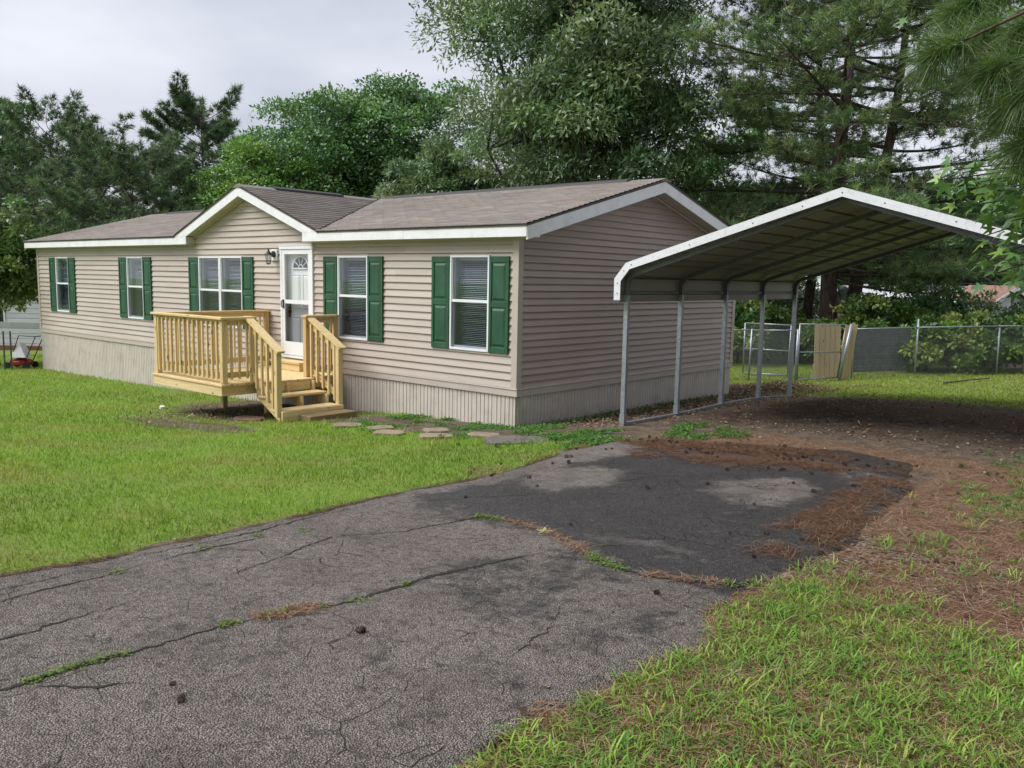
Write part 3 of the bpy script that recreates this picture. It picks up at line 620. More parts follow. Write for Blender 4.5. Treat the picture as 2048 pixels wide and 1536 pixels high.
# ridge vents and valley strips
M_VENT=plain('ridge_vent_plastic',(0.035,0.033,0.032),0.6,0.1)
def ridge(x0,x1,name='ridge_vent',z=RZ): 
    mb=MB(); mb.prism([(RY-0.15,z-0.022),(RY-0.14,z+0.014),(RY,z+0.055),(RY+0.14,z+0.014),(RY+0.15,z-0.022)],0,x0,x1); return mb.build(name,M_VENT,rf)
ridge(-6.6,-0.35); ridge(-L+0.9,-8.9)
mb=MB(); mb.prism([(GXC-0.13,GZT-0.03),(GXC-0.125,GZT+0.006),(GXC,GZT+0.045),(GXC+0.125,GZT+0.006),(GXC+0.13,GZT-0.03)],1,0.55,2.2); mb.build('ridge_vent',M_VENT,gr)
def capline(pts_fn,t0,t1,n,name,parent,step=0.14):
    rg=np.random.default_rng(9)
    mb=MB()
    for q in range(n):
        a=t0+(t1-t0)*q/n; b=t0+(t1-t0)*(q+1.12)/n; mb.prism(pts_fn,0 if parent is rf else 1,a,b)
    return mb.build(name,M_DECKING2,parent)
M_DECKING2=plain('ridge_cap_shingle',(0.19,0.165,0.158),0.9,0.2,30)
mb=MB()
for q in range(40):
    a=-0.34+q*0.017; 
for (x0,x1) in ((-0.35,GO+0.02),(-L-GO-0.02,-L+0.9)):
    mb.prism([(RY-0.16,RZ-0.036),(RY-0.155,RZ-0.022),(RY,RZ+0.022),(RY+0.155,RZ-0.022),(RY+0.16,RZ-0.036)],0,x0,x1)
mb.build('ridge_cap',M_DECKING2,rf)
mb=MB(); mb.prism([(GXC-0.15,GZT-0.048),(GXC-0.145,GZT-0.036),(GXC,GZT+0.02),(GXC+0.145,GZT-0.036),(GXC+0.15,GZT-0.048)],1,-OV-0.03,0.55); mb.prism([(GXC-0.15,GZT-0.048),(GXC-0.145,GZT-0.036),(GXC,GZT+0.02),(GXC+0.145,GZT-0.036),(GXC+0.15,GZT-0.048)],1,2.2,RY-0.1); mb.build('ridge_cap',M_DECKING2,gr)
# valley: where gable plane meets the main plane
for sgn in (1,-1):
    pts=[]
    for q in range(14):
        y=-OV+0.06+(RY-0.15+OV)*q/13.0; zm=ZFT+SL*(y+OV); xx=(GZT-zm)/GSL; pts.append((GXC+sgn*xx,y,zm+0.020))
    MB().tube(pts,0.016,5).build('valley_strip',M_VENT,gr)
# fascia, rakes, soffits
MB().box(GL1,-2.20,-OV-0.012,-OV+0.012,ZS+0.006,ZFT-0.01).build('fascia_board',M_WHITE,house)
MB().box(-2.196,GO,-OV-0.011,-OV+0.012,ZS+0.006,ZFT-0.01).build('fascia_board',M_WHITE,house)
MB().box(-L-GO,-12.9,-OV-0.012,-OV+0.012,ZS+0.006,ZFT-0.01).build('fascia_board',M_WHITE,house)
MB().box(-12.896,GL0,-OV-0.011,-OV+0.012,ZS+0.006,ZFT-0.01).build('fascia_board',M_WHITE,house)
for (x0,x1) in ((GL1+0.002,GO-0.014),(-L-GO+0.014,GL0-0.002)):
    mb=MB(); mb.box(x0,x1,-OV+0.013,-0.002,ZS+0.002,ZS+0.018)
    n_=int((x1-x0)/0.1)
    for q in range(n_): mb.box(x0+q*0.1+0.002,x0+q*0.1+0.094,-OV+0.014,-0.004,ZS-0.003,ZS+0.001)
    mb.build('soffit',M_SOFFIT,house)
    MB().box(x0,x1,-0.03,-0.0185,ZS-0.022,ZS-0.002).build('soffit_moulding',M_SOFFIT,house)
for x,s_ in ((GL0,-1),(GL1,1)):   # boxed eave returns beside the gable
    MB().box(min(x,x+s_*0.02),max(x,x+s_*0.02),-OV+0.014,-0.004,ZS+0.020,ZFT-0.02).build('eave_return',M_SOFFIT,house)
    MB().box(min(x-s_*0.022,x-s_*0.001),max(x-s_*0.022,x-s_*0.001),-0.045,-0.0185,ZS+0.0,ZFT-0.03).build('return_moulding',M_SOFFIT,house)
MB().prism([(GXC,GZT-0.012),(GXC+2.46,ZFT-0.012),(GXC+2.03,ZFT-0.016),(GXC+2.03,ZFT-0.017),(GXC,3.055)],1,-OV-0.014,-OV+0.010).build('gable_rake_board',M_WHITE,house)
MB().prism([(GXC-0.002,GZT-0.012),(GXC-0.002,3.055),(GXC-2.0,ZFT-0.017),(GXC-2.46,ZFT-0.012)],1,-OV-0.014,-OV+0.010).build('gable_rake_board',M_WHITE,house)
for sgn in (1,-1):                # sloped soffit under the gable with vent grooves
    mb=MB(); n_=22
    for q in range(n_):
        t0,t1=q/n_,(q+0.88)/n_
        P=lambda t:(GXC+sgn*2.02*t,3.062-GS*2.02*t)
        a,b=P(t0),P(t1); mb.prism([a,b,(b[0],b[1]+0.02),(a[0],a[1]+0.02)],1,-OV+0.011,-0.003)
    a,b=(GXC,3.072),(GXC+sgn*2.02,3.072-GS*2.02); mb.prism([a,b,(b[0],b[1]+0.02),(a[0],a[1]+0.02)],1,-OV+0.012,-0.002)
    mb.build('gable_soffit',M_SOFFIT,house)
    a,b=(GXC,3.060),(GXC+sgn*2.0,3.060-GS*2.0); MB().prism([a,b,(b[0],b[1]-0.035),(a[0],a[1]-0.035)],1,-0.032,-0.0185).build('soffit_moulding',M_SOFFIT,house)
# end-wall rake
def rakez(y): return ZFT-0.012+SL*(min(y,W-y)+OV)
RD=0.205
for a,b in ((-OV,RY-0.10),(RY+0.10,W+OV)):
    zb=lambda y:rakez(y)-RD
    MB().prism([(a,rakez(a)),(b,rakez(b)),(b,zb(b)),(a,zb(a))] if a<0 else [(a,rakez(a)),(b,rakez(b)),(b,zb(b)),(a,zb(a))],0,GO-0.012,GO+0.012).build('rake_board',M_WHITE,house)
MB().prism([(RY-0.098,rakez(RY-0.098)),(RY,rakez(RY)),(RY+0.098,rakez(RY+0.098)),(RY+0.098,rakez(RY+0.098)-RD),(RY,rakez(RY)-RD),(RY-0.098,rakez(RY-0.098)-RD)],0,GO-0.010,GO+0.010).build('rake_peak_block',M_WHITE,house)
MB().box(GO-0.011,GO+0.011,-OV+0.013,0.07,ZS+0.004,ZS+0.11).build('rake_return',M_WHITE,house)
for y0,y1 in ((-OV+0.013,RY),(RY,W+OV-0.01)):
    mb=MB(); n_=28
    for q in range(n_):
        a=y0+(y1-y0)*q/n_; b=y0+(y1-y0)*(q+0.88)/n_; zz=lambda y:3.115-SL*abs(y-RY)-0.02
        mb.prism([(a,zz(a)),(b,zz(b)),(b,zz(b)+0.02),(a,zz(a)+0.02)],0,0.019,GO-0.013)
    mb.prism([(y0,zz(y0)+0.01),(y1,zz(y1)+0.01),(y1,zz(y1)+0.03),(y0,zz(y0)+0.03)],0,0.020,GO-0.014)
    mb.build('rake_soffit',M_TRIMT,house)
    mb=MB(); zq=lambda y:3.105-SL*abs(y-RY)-0.02
    a,b=max(y0,0.05),min(y1,W-0.05); mb.prism([(a,zq(a)),(b,zq(b)),(b,zq(b)-0.035),(a,zq(a)-0.035)],0,0.0185,0.034); mb.build('soffit_moulding',M_TRIMT,house)
zz=None
# far end rake (left)
for a,b in ((-OV,RY),(RY+0.001,W+OV)):
    MB().prism([(a,rakez(a)),(b,rakez(b)),(b,rakez(b)-RD),(a,rakez(a)-RD)],0,-L-GO-0.012,-L-GO+0.012).build('rake_board',M_WHITE,house)

# windows
def window(x0,x1,name='window',full_blind=True,seed=0):
    w=x1-x0; fr=0.030; zm=(WZ0+WZ1)/2+0.03
    mb=MB()
    yo,yi=-0.034,0.07
    mb.box(x0,x0+fr,yo,yi,WZ0,WZ1); mb.box(x1-fr,x1,yo,yi,WZ0,WZ1); mb.box(x0+fr,x1-fr,yo-0.001,yi,WZ1-fr,WZ1); mb.box(x0+fr,x1-fr,yo-0.006,yi,WZ0,WZ0+fr*1.1)
    win=mb.build(name,M_VINYLW,house)
    mb=MB(); s=0.022
    mb.box(x0+fr,x1-fr,-0.022,0.012,zm-0.02,zm+0.02)
    mb.box(x0+fr,x0+fr+s*0.6,-0.018,0.010,zm+0.02,WZ1-fr); mb.box(x1-fr-s*0.6,x1-fr,-0.018,0.010,zm+0.02,WZ1-fr)
    mb.box(x0+fr,x0+fr+s,0.012,0.030,WZ0+fr*1.1,zm-0.02); mb.box(x1-fr-s,x1-fr,0.012,0.030,WZ0+fr*1.1,zm-0.02); mb.box(x0+fr+s,x1-fr-s,0.012,0.030,WZ0+fr*1.1,WZ0+fr*1.1+0.03)
    mb.build('sash',M_VINYLW,win)
    MB().box(x0+fr+0.001,x1-fr-0.001,-0.004,0.0,zm+0.018,WZ1-fr+0.001).build('pane',M_GLASS,win)
    MB().box(x0+fr+0.002,x1-fr-0.002,0.020,0.024,WZ0+fr,zm-0.018).build('pane',M_GLASS,win)
    MB().box(x0+fr+0.001,x1-fr-0.001,-0.0135,-0.0125,WZ0+fr,zm-0.018).build('insect_screen',M_SCREEN,win)
    # inside: jamb liner, blind
    mb=MB(); d0,d1=0.071,0.20
    mb.box(x0+0.004,x0+fr,d0,d1,WZ0,WZ1); mb.box(x1-fr,x1-0.004,d0,d1,WZ0,WZ1); mb.box(x0+fr,x1-fr,d0,d1,WZ1-fr,WZ1-0.004); mb.box(x0+fr,x1-fr,d0,d1,WZ0+0.004,WZ0+fr)
    mb.build('jamb_liner',M_JAMB,win)
    rg=random.Random(seed); mb=MB(); z=WZ1-fr-0.05; yb=0.125
    mb.box(x0+fr+0.012,x1-fr-0.012,yb-0.018,yb+0.018,WZ1-fr-0.045,WZ1-fr-0.005)
    while z>WZ0+fr+0.02:
        t=math.radians(27+rg.uniform(-3,3)); c_,s_=math.cos(t)*0.0125,math.sin(t)*0.0125; dzz=rg.uniform(-0.002,0.002)
        mb.prism([(yb-c_,z-s_+dzz),(yb-c_+0.0012,z-s_-0.0006+dzz),(yb+c_+0.0012,z+s_-0.0006-dzz),(yb+c_,z+s_-dzz)],0,x0+fr+0.015,x1-fr-0.015); z-=0.0275
    b=mb.build('blind',M_BLIND,win); b['kind']='stuff'
    mb=MB(); mb.box(x0+fr,x1-fr,0.24,0.25,WZ0,WZ1); mb.build('dark_room_panel',M_DARK,win)  # near-black sheet added in place of the unlit room behind
    return win
for q,(a,b) in enumerate(WIN): window(a,b,seed=q)
MB().box(WIN[2][1]+0.001,WIN[3][0]-0.001,-0.03,0.07,WZ0,WZ1).build('window_mullion',M_VINYLW,house)
# shutters
SHW,SHH=0.385,1.40
def frustum(mb,x0,x1,z0,z1,y0,y1,b):
    mb.add([(x0,y0,z0),(x1,y0,z0),(x1,y0,z1),(x0,y0,z1),(x0+b,y1,z0+b),(x1-b,y1,z0+b),(x1-b,y1,z1-b),(x0+b,y1,z1-b)],[(4,5,6,7),(0,1,5,4),(1,2,6,5),(2,3,7,6),(3,0,4,7),(0,3,2,1)])
mb=MB(); st=0.052; zmid=SHH*0.505
mb.box(0,SHW,-0.020,-0.004,0,SHH)
for (a,b) in ((0,st),(SHW-st,SHW)): mb.bevbox(a+0.001,b-0.001,-0.034,-0.0195,0.001,SHH-0.001,0.003)
for (a,b) in ((0,0.085),(zmid-0.045,zmid+0.045),(SHH-0.09,SHH)): mb.bevbox(st,SHW-st,-0.0335,-0.0195,a+0.0015,b-0.0015,0.003)
sh_me=mb.mesh('shutter',M_GREEN)
mb=MB(); frustum(mb,st+0.012,SHW-st-0.012,0.097,zmid-0.057,-0.0198,-0.034,0.035); sp_lo=mb.mesh('raised_panel',M_GREEN)
mb=MB(); frustum(mb,st+0.012,SHW-st-0.012,zmid+0.057,SHH-0.102,-0.0198,-0.034,0.035); sp_hi=mb.mesh('raised_panel',M_GREEN)
SHX=[]
for q,(a,b) in enumerate(WIN):
    if q!=3: SHX.append(a-SHW-0.006)
    if q!=2: SHX.append(b+0.006)
for x in SHX:
    M=Matrix.Translation((x,-0.012,0.51+random.uniform(-0.004,0.004))); s=inst('shutter',sh_me,house,M)
    inst('raised_panel',sp_lo,s,M); inst('raised_panel',sp_hi,s,M)

# front door with storm door
dx0,dx1,dz0,dz1=DOOR
mb=MB(); mb.box(dx0,dx0+0.055,-0.045,0.09,dz0,dz1-0.062); mb.box(dx1-0.055,dx1,-0.045,0.09,dz0,dz1-0.062); mb.box(dx0-0.012,dx1+0.012,-0.055,0.09,dz1-0.06,dz1); mb.box(dx0-0.02,dx1+0.02,-0.062,-0.02,dz1+0.001,dz1+0.018)
mb.box(dx0+0.055,dx1-0.055,-0.06,0.09,dz0-0.02,dz0+0.02)
door=mb.build('front_door',M_VINYLW,house)
a,b=dx0+0.062,dx1-0.062; slab=MB(); yS=0.075
slab.box(a,b,yS,yS+0.04,dz0+0.022,dz1-0.064)
dslab=slab.build('door_slab',M_DOOR,door)
xm=(a+b)/2
for (p0,p1,z0,z1) in ((a+0.10,xm-0.04,0.98,1.60),(xm+0.04,b-0.10,0.98,1.60),(a+0.10,xm-0.04,0.30,0.82),(xm+0.04,b-0.10,0.30,0.82)):
    mb=MB()
    for (x0_,x1_,z0_,z1_) in ((p0,p1,z1-0.018,z1),(p0,p1,z0,z0+0.018),(p0,p0+0.018,z0+0.018,z1-0.018),(p1-0.018,p1,z0+0.018,z1-0.018)): mb.bevbox(x0_,x1_,yS-0.010,yS-0.0005,z0_,z1_,0.004)
    frustum(mb,p0+0.03,p1-0.03,z0+0.03,z1-0.03,yS-0.0006,yS-0.010,0.02)
    mb.build('raised_panel',M_DOOR,dslab)
zc=1.70; R=0.235; mb=MB(); n_=20
mb.add([(xm,yS-0.004,zc)]+[(xm+R*math.cos(math.pi*q/n_),yS-0.004,zc+0.95*R*math.sin(math.pi*q/n_)) for q in range(n_+1)],[(0,q+1,q+2) for q in range(n_)]); mb.build('fanlight_pane',M_FANGLASS,dslab)
mb=MB(); arc=[(xm+R*math.cos(math.pi*q/n_),yS-0.010,zc+0.95*R*math.sin(math.pi*q/n_)) for q in range(n_+1)]; mb.tube(arc,0.016,6); mb.tube([(xm-R-0.02,yS-0.010,zc),(xm+R+0.02,yS-0.010,zc)],0.017,6)
for an in (36,72,108,144): t=math.radians(an); mb.tube([(xm+0.06*math.cos(t),yS-0.008,zc+0.06*math.sin(t)),(xm+R*math.cos(t),yS-0.008,zc+0.95*R*math.sin(t))],0.010,6)
mb.tube([(xm+0.07*math.cos(math.pi*q/8),yS-0.009,zc+0.07*math.sin(math.pi*q/8)) for q in range(9)],0.010,6); mb.build('fanlight_frame',M_DOOR,dslab,smooth=True)
mb=MB(); s0,s1=dx0+0.057,dx1-0.057; y0,y1=-0.040,-0.012
mb.box(s0,s0+0.075,y0,y1,dz0+0.03,dz1-0.066); mb.box(s1-0.075,s1,y0,y1,dz0+0.03,dz1-0.066)
for z0,z1 in ((dz1-0.15,dz1-0.066),(1.06,1.13),(dz0+0.03,0.36)): mb.box(s0+0.075,s1-0.075,y0+0.001,y1,z0,z1)
storm=mb.build('storm_door',M_VINYLW,door)
MB().box(s0+0.074,s1-0.074,-0.028,-0.025,1.129,dz1-0.149).build('pane',M_CLEAR,storm)
MB().box(s0+0.074,s1-0.074,-0.028,-0.026,0.359,1.061).build('insect_screen',M_SCREEN,storm)
mb=MB(); mb.box(s0+0.02,s0+0.055,y0-0.012,y0,0.97,1.13); mb.tube([(s0+0.037,y0-0.01,1.12),(s0+0.037,y0-0.05,1.10),(s0+0.037,y0-0.05,1.00),(s0+0.037,y0-0.012,0.985)],0.009,6); mb.build('door_handle',M_BLACK,storm)
mb=MB(); mb.tube([(a+0.09,yS,0.98),(a+0.09,yS-0.05,0.98)],0.022,8); mb.box(a+0.065,a+0.115,yS-0.012,yS-0.001,0.88,1.10); mb.box(a+0.078,a+0.102,yS-0.045,yS-0.02,0.80,0.94); mb.build('lock_box',M_BLACK,dslab)

# porch lantern
lan=thing('wall_lantern','small black lantern on a white mounting block beside the front door','lamp',(-5.96,0,1.84))
mb=MB(); mb.bevbox(-6.07,-5.86,-0.048,-0.0175,1.84,2.05,0.006); mb.build('mounting_block',M_WHITE,lan)
mb=MB(); mb.tube([(-5.945,-0.048,1.96),(-5.945,-0.075,1.96)],0.058,14); mb.build('backplate',M_BLACK,lan,smooth=False)
mb=MB(); mb.tube([(-5.945,-0.07,1.95),(-5.945,-0.12,1.94),(-5.945,-0.15,1.97),(-5.945,-0.17,2.01)],0.009,8); mb.build('arm',M_BLACK,lan,smooth=True)
mb=MB(); cx,cy=-5.945,-0.17
mb.tube([(cx,cy,2.06),(cx,cy,2.03),(cx,cy,2.015),(cx,cy,1.975),(cx,cy,1.955)],[0.006,0.014,0.022,0.055,0.072],12); mb.build('cap',M_BLACK,lan)
mb=MB()
for q in range(6):
    t=math.pi*2*q/6+0.2; mb.tube([(cx+0.058*math.cos(t),cy+0.058*math.sin(t),1.955),(cx+0.040*math.cos(t),cy+0.040*math.sin(t),1.79)],0.0045,5)
mb.tube([(cx,cy,1.79),(cx,cy,1.775),(cx,cy,1.765)],[0.045,0.035,0.008],12); mb.build('cage',M_BLACK,lan)
mb=MB(); mb.tube([(cx,cy,1.95),(cx,cy,1.792)],[0.054,0.036],6,cap=False); mb.build('glass',M_GLASS,lan)

# ------------------------------------------------------------------ wooden porch deck and stairs
deck=thing('wooden_deck','new yellow pine porch deck with railings and stairs at the front door','deck',(-5.1,-1.1,-0.8))
ZD=-0.13; DXL,DXR,DYF=-6.27,-4.03,-2.30
def lumber(name,x0,x1,y0,y1,z0,z1,m,parent=None,b=0.004): return MB().bevbox(x0,x1,y0,y1,z0,z1,b).build(name,m,parent or deck)
nbd=16; bw=(0-0.02-DYF)/nbd
for q in range(nbd):
    y0=DYF+q*bw; stair=(y0+bw/2>-1.76 and y0+bw/2<-0.66)
    lumber('deck_board',DXL-0.01*random.random(),(-3.93 if stair else DXR)+0.008*random.random(),y0+0.003,y0+bw-0.003,ZD-0.036,ZD+random.uniform(-0.001,0.001),M_WX)
zr0,zr1=ZD-0.185,ZD-0.038
lumber('rim_board',DXL+0.03,DXR-0.03,DYF+0.02,DYF+0.058,zr0,zr1,M_WX); lumber('rim_board',DXL+0.03,DXR-0.03,-0.075,-0.037,zr0,zr1,M_WX)
lumber('rim_board',DXR-0.068,DXR-0.030,DYF+0.06,-0.077,zr0,zr1,M_WY); lumber('rim_board',DXL+0.030,DXL+0.068,DYF+0.06,-0.077,zr0,zr1,M_WY)
for q in range(1,5): lumber('joist',DXL+q*0.43,DXL+q*0.43+0.038,DYF+0.06,-0.077,zr0,zr1,M_WY)
for (x,y) in ((-5.92,-1.15),(-4.55,-1.15),(-5.9,-0.3),(-4.3,-0.3)): lumber('support_leg',x-0.045,x+0.045,y-0.045,y+0.045,g1(x,y)-0.1,zr0+0.10,M_WZ)
PT=0.0445; ZT=0.875          # post half width, post top under the cap
posts=dict(FL=(-6.20,-2.205),FR=(-4.115,-2.205),SL=(-4.085,-1.70),SR=(-4.115,-0.655),WL=(-6.20,-0.075),WR=(-4.115,-0.075))
for k_,(x,y) in posts.items(): lumber('post',x-PT,x+PT,y-PT,y+PT,(ZD+0.0015),ZT,M_WZ,b=0.006)
bal=MB().bevbox(-0.0175,0.0175,-0.0175,0.0175,0,0.90,0.003)
# slanted foot on each baluster
bal_me=bal.mesh('baluster',M_WZ)
ZB=ZD+0.085
def rail(p,q,side,nb_):
    """straight rail between two posts; side = outward unit vector for the balusters"""
    (x0,y0),(x1,y1)=p,q; d=np.array((x1-x0,y1-y0)); l=np.linalg.norm(d); d/=l; a=np.array((x0,y0))+d*(PT+0.001); b=np.array((x1,y1))-d*(PT+0.001); m=M_WX if abs(d[0])>0.5 else M_WY
    for zc_ in (ZT-0.046,ZB+0.05): MB().beam((*a,zc_),(*b,zc_),0.038,0.088).build('rail',m,deck)
    o_=np.array(side)*0.0375; n=nb_
    for k in range(n):
        c=a+(b-a)*((k+0.5)/n)+o_
        inst('baluster',bal_me,deck,Matrix.Translation((c[0],c[1],ZB-0.02+random.uniform(-0.006,0.006)))@Matrix.Rotation(random.uniform(-.01,.01),4,'Z'))
rail(posts['FL'],posts['FR'],(0,-1),14); rail(posts['FL'],posts['WL'],(-1,0),15); rail((-4.115,-2.205),(-4.115,-1.70),(1,0),3); rail(posts['SR'],posts['WR'],(1,0),4)
def cap(x0,x1,y0,y1,m): lumber('cap_rail',x0,x1,y0,y1,ZT+0.001,ZT+0.038,m)
cap(-6.28,-4.03,-2.29,-2.15,M_WX); cap(-6.275,-6.135,-2.149,-0.022,M_WY); cap(-4.175,-4.035,-2.149,-1.655,M_WY); cap(-4.18,-4.04,-0.715,-0.022,M_WY)
# stairs run towards +x
SY0,SY1=-1.75,-0.66; T1=(-3.56,-0.318); T2=(-3.20,-0.50)
for (nx,z) in (T1,T2):
    lumber('stair_tread',nx-0.145,nx,SY0-0.02,SY1+0.01,z-0.036,z,M_WY); lumber('stair_tread',nx-0.295,nx-0.151,SY0-0.02,SY1+0.01,z-0.037,z-0.001,M_WY)
for y in (SY0+0.012,(SY0+SY1)/2,SY1-0.05):
    x0=-3.95
    MB().prism([(x0,zr1),(x0,zr0-0.04),(-3.32,g1(-3.3,y)-0.02),(-3.22,g1(-3.2,y)-0.02),(-3.22,T2[1]-0.038),(-3.50,T2[1]-0.038),(-3.50,T1[1]-0.038),(-3.86,T1[1]-0.038),(-3.86,zr1)],1,y,y+0.038).build('stringer',M_WX,deck)
lumber('stair_riser',-3.215,-3.178,SY0-0.03,SY1+0.05,g1(-3.2,-1.2)-0.03,T2[1]-0.012,M_WY)
lumber('kick_board',-3.96,-3.922,SY0+0.06,SY1-0.06,zr0,zr1-0.001,M_WY)
NWX=-3.29; NT_=0.43
for y in (SY0-0.033+0.0,SY1+0.045):
    lumber('newel_post',NWX-PT,NWX+PT,y-PT,y+PT,T2[1]-0.10,NT_,M_WZ,b=0.006)
def srail(y,xa,yb_):
    zt0,zt1=ZT-0.03,NT_-0.02; x0,x1=xa+PT,NWX-PT*0.2
    sl=(zt1-zt0)/(NWX-xa)
    f=lambda x,o:zt0+sl*(x-xa)+o
    MB().beam((x0,y,f(x0,-0.03)),(NWX+PT,y,f(NWX+PT,-0.03)),0.038,0.130).build('stair_rail',M_WX,deck)
    MB().beam((xa-0.02,y,f(xa-0.02,0.055)),(NWX+0.10,y,f(NWX+0.10,0.055)),0.135,0.036).build('stair_cap_rail',M_WX,deck)
    MB().beam((x0,y,f(x0,-0.80)),(NWX-PT,y,f(NWX-PT,-0.80)),0.038,0.088).build('stair_rail',M_WX,deck)
    for k in range(5):
        x=xa+0.13+(NWX-xa-0.20)*k/4.0; mb=MB(); s_=0.0175; zb0,zb1=f(x,-0.88),f(x,-0.04); yy=y+yb_
        mb.prism([(x-s_,zb0-sl*s_*0),(x+s_,zb0-0.03),(x+s_,f(x+s_,-0.0)),(x-s_,f(x-s_,-0.0))],1,yy-s_,yy+s_); mb.build('baluster',M_WZ,deck)
srail(SY0-0.033,posts['SL'][0],-0.037); srail(SY1+0.045,posts['SR'][0],-0.037)
mb=MB(); step=thing('door_step','small pine step box below the front door sill','step',(-5.2,-0.2,ZD))
MB().bevbox(-5.72,-4.80,-0.33,-0.03,ZD+0.125,ZD+0.162,0.004).build('step_tread',M_WX,step); MB().bevbox(-5.70,-4.82,-0.31,-0.272,ZD+0.002,ZD+0.124,0.004).build('step_riser',M_WX,step)
for x in (-5.70,-4.858): MB().bevbox(x,x+0.038,-0.27,-0.04,ZD+0.002,ZD+0.124,0.004).build('step_side',M_WY,step)

# loose blocks, pipe, paving stones
def slab_thing(name,label,cat,cx,cy,w,d,hh,rot,m,seed,group=None,lift=0.0):
    rg=random.Random(seed); mb=MB(); pts=[]
    for k in range(14):
        t=2*math.pi*k/14; r_=1/max(abs(math.cos(t)),abs(math.sin(t)))**0.86; pts.append((0.5*w*r_*math.cos(t)*rg.uniform(.90,1.03),0.5*d*r_*math.sin(t)*rg.uniform(.90,1.03)))
    n=len(pts); zs=[0,hh*0.75,hh]; sc=[1,1,0.94]; vs=[]
    for z,s_ in zip(zs,sc): vs+=[(p*s_,q*s_,z+(rg.uniform(-.004,.004) if z else -0.05)) for p,q in pts]
    fs=[(l*n+k,l*n+(k+1)%n,(l+1)*n+(k+1)%n,(l+1)*n+k) for l in (0,1) for k in range(n)]+[tuple(range(2*n,3*n))]
    mb.add(vs,fs); o=mb.build(name,m,None,Matrix.Translation((cx,cy,g1(cx,cy)+lift))@Matrix.Rotation(rot,4,'Z')); return tag(o,label,cat,group)
M_STONE=plain('sandstone_paver',(0.25,0.195,0.135),0.9,0.25,5.0,0.5,40,dirt=((0.10,0.085,0.045),6.0,0.7),rand=6)
M_STONED=plain('dark_paver',(0.12,0.105,0.095),0.85,0.25,5.0,0.5,40,dirt=((0.05,0.045,0.03),6.0,0.6),rand=6)
for q,(x,y,w,d,r,lb) in enumerate([(-1.80,-1.62,.42,.30,.1,'buff stepping stone nearest the deck stairs'),(-1.15,-1.55,.38,.27,.5,'second buff stepping stone along from the deck stairs'),(-0.62,-1.85,.42,.30,-.2,'buff stepping stone on the lawn side, third from the stairs'),(-0.35,-1.25,.36,.3,.3,'buff stepping stone close to the skirting, half covered by weeds'),(0.16,-1.75,.46,.30,.15,'large pale stepping stone in front of the house corner'),(0.62,-1.36,.42,.30,-.3,'pale stepping stone nearest the house corner')]):
    slab_thing('stepping_stone',lb,'paving stone',x,y,w,d,0.022,r+0.7,M_STONE,q,'stepping stones between stairs and driveway',0.016)
slab_thing('stepping_stone','wide dark stepping stone beside the driveway edge','paving stone',1.38,-1.58,.80,.48,0.02,0.75,M_STONED,9,'stepping stones between stairs and driveway',0.014)
blk=thing('timber_step','two dark reddish timbers laid as a step below the stairs','step',(-2.98,-1.1,g1(-2.98,-1.1)))
zb_=g1(-2.98,-1.1)
for (x0,x1) in ((-3.165,-3.02),(-3.012,-2.865)): MB().bevbox(x0,x1,-1.50+random.uniform(-.02,.02),-0.60,zb_-0.06,zb_+0.085+random.uniform(-.004,.004),0.008).build('timber',M_OLDW,blk)
slab_thing('flat_stone','flat reddish stone lying under the stair stringer','paving stone',-3.85,-1.95,.5,.35,0.05,0.4,plain('red_stone',(0.13,0.075,0.055),0.9,0.2,6.0,0.4,40),33)
PIPEX,PIPEY=-6.58,-1.98
mb=MB(); mb.tube([(0,0,-0.05),(0,0,0.05),(0,0,0.06),(0,0,0.06)],[0.045,0.045,0.041,0.02],14); o=mb.build('pipe_stub',M_VINYLW,None,Matrix.Translation((PIPEX,PIPEY,g1(PIPEX,PIPEY)))@Matrix.Rotation(0.25,4,'Y')); tag(o,'white plastic pipe stub poking out of the lawn by the deck','pipe')

# ------------------------------------------------------------------ metal carport
TH=-0.041; A_=np.array((math.sin(TH),math.cos(TH),0)); E_=np.array((math.cos(TH),-math.sin(TH),0)); O_=np.array((1.665,0.275,0))
def cp(e,a,z): return tuple(O_+E_*e+A_*a+np.array((0,0,z)))
def cpz(e,a): p=cp(e,a,0); return g1(p[0],p[1])
carport=thing('metal_carport','open metal carport with grey steel posts and white trimmed roof beside the house','carport',cp(2.75,3.0,-0.35))
SPW=5.50; PKE=SPW/2; FRZ=0.0
def sweep(mb,path,w,h):
    """square tube along a path in the carport cross-section plane; path=[(e,z)], at station a"""
    pass
def bowpath():
    pts=[(0,1.22),(0,1.52)]
    for k in range(1,8):
        t=k/7*math.radians(73); pts.append((0.17*(1-math.cos(t)),1.52+0.17*math.sin(t)))
    e0,z0=pts[-1]; pts.append((PKE,2.535)); full=pts+[(SPW-e,z) for e,z in pts[:-1][::-1]]; return full
BP=bowpath()
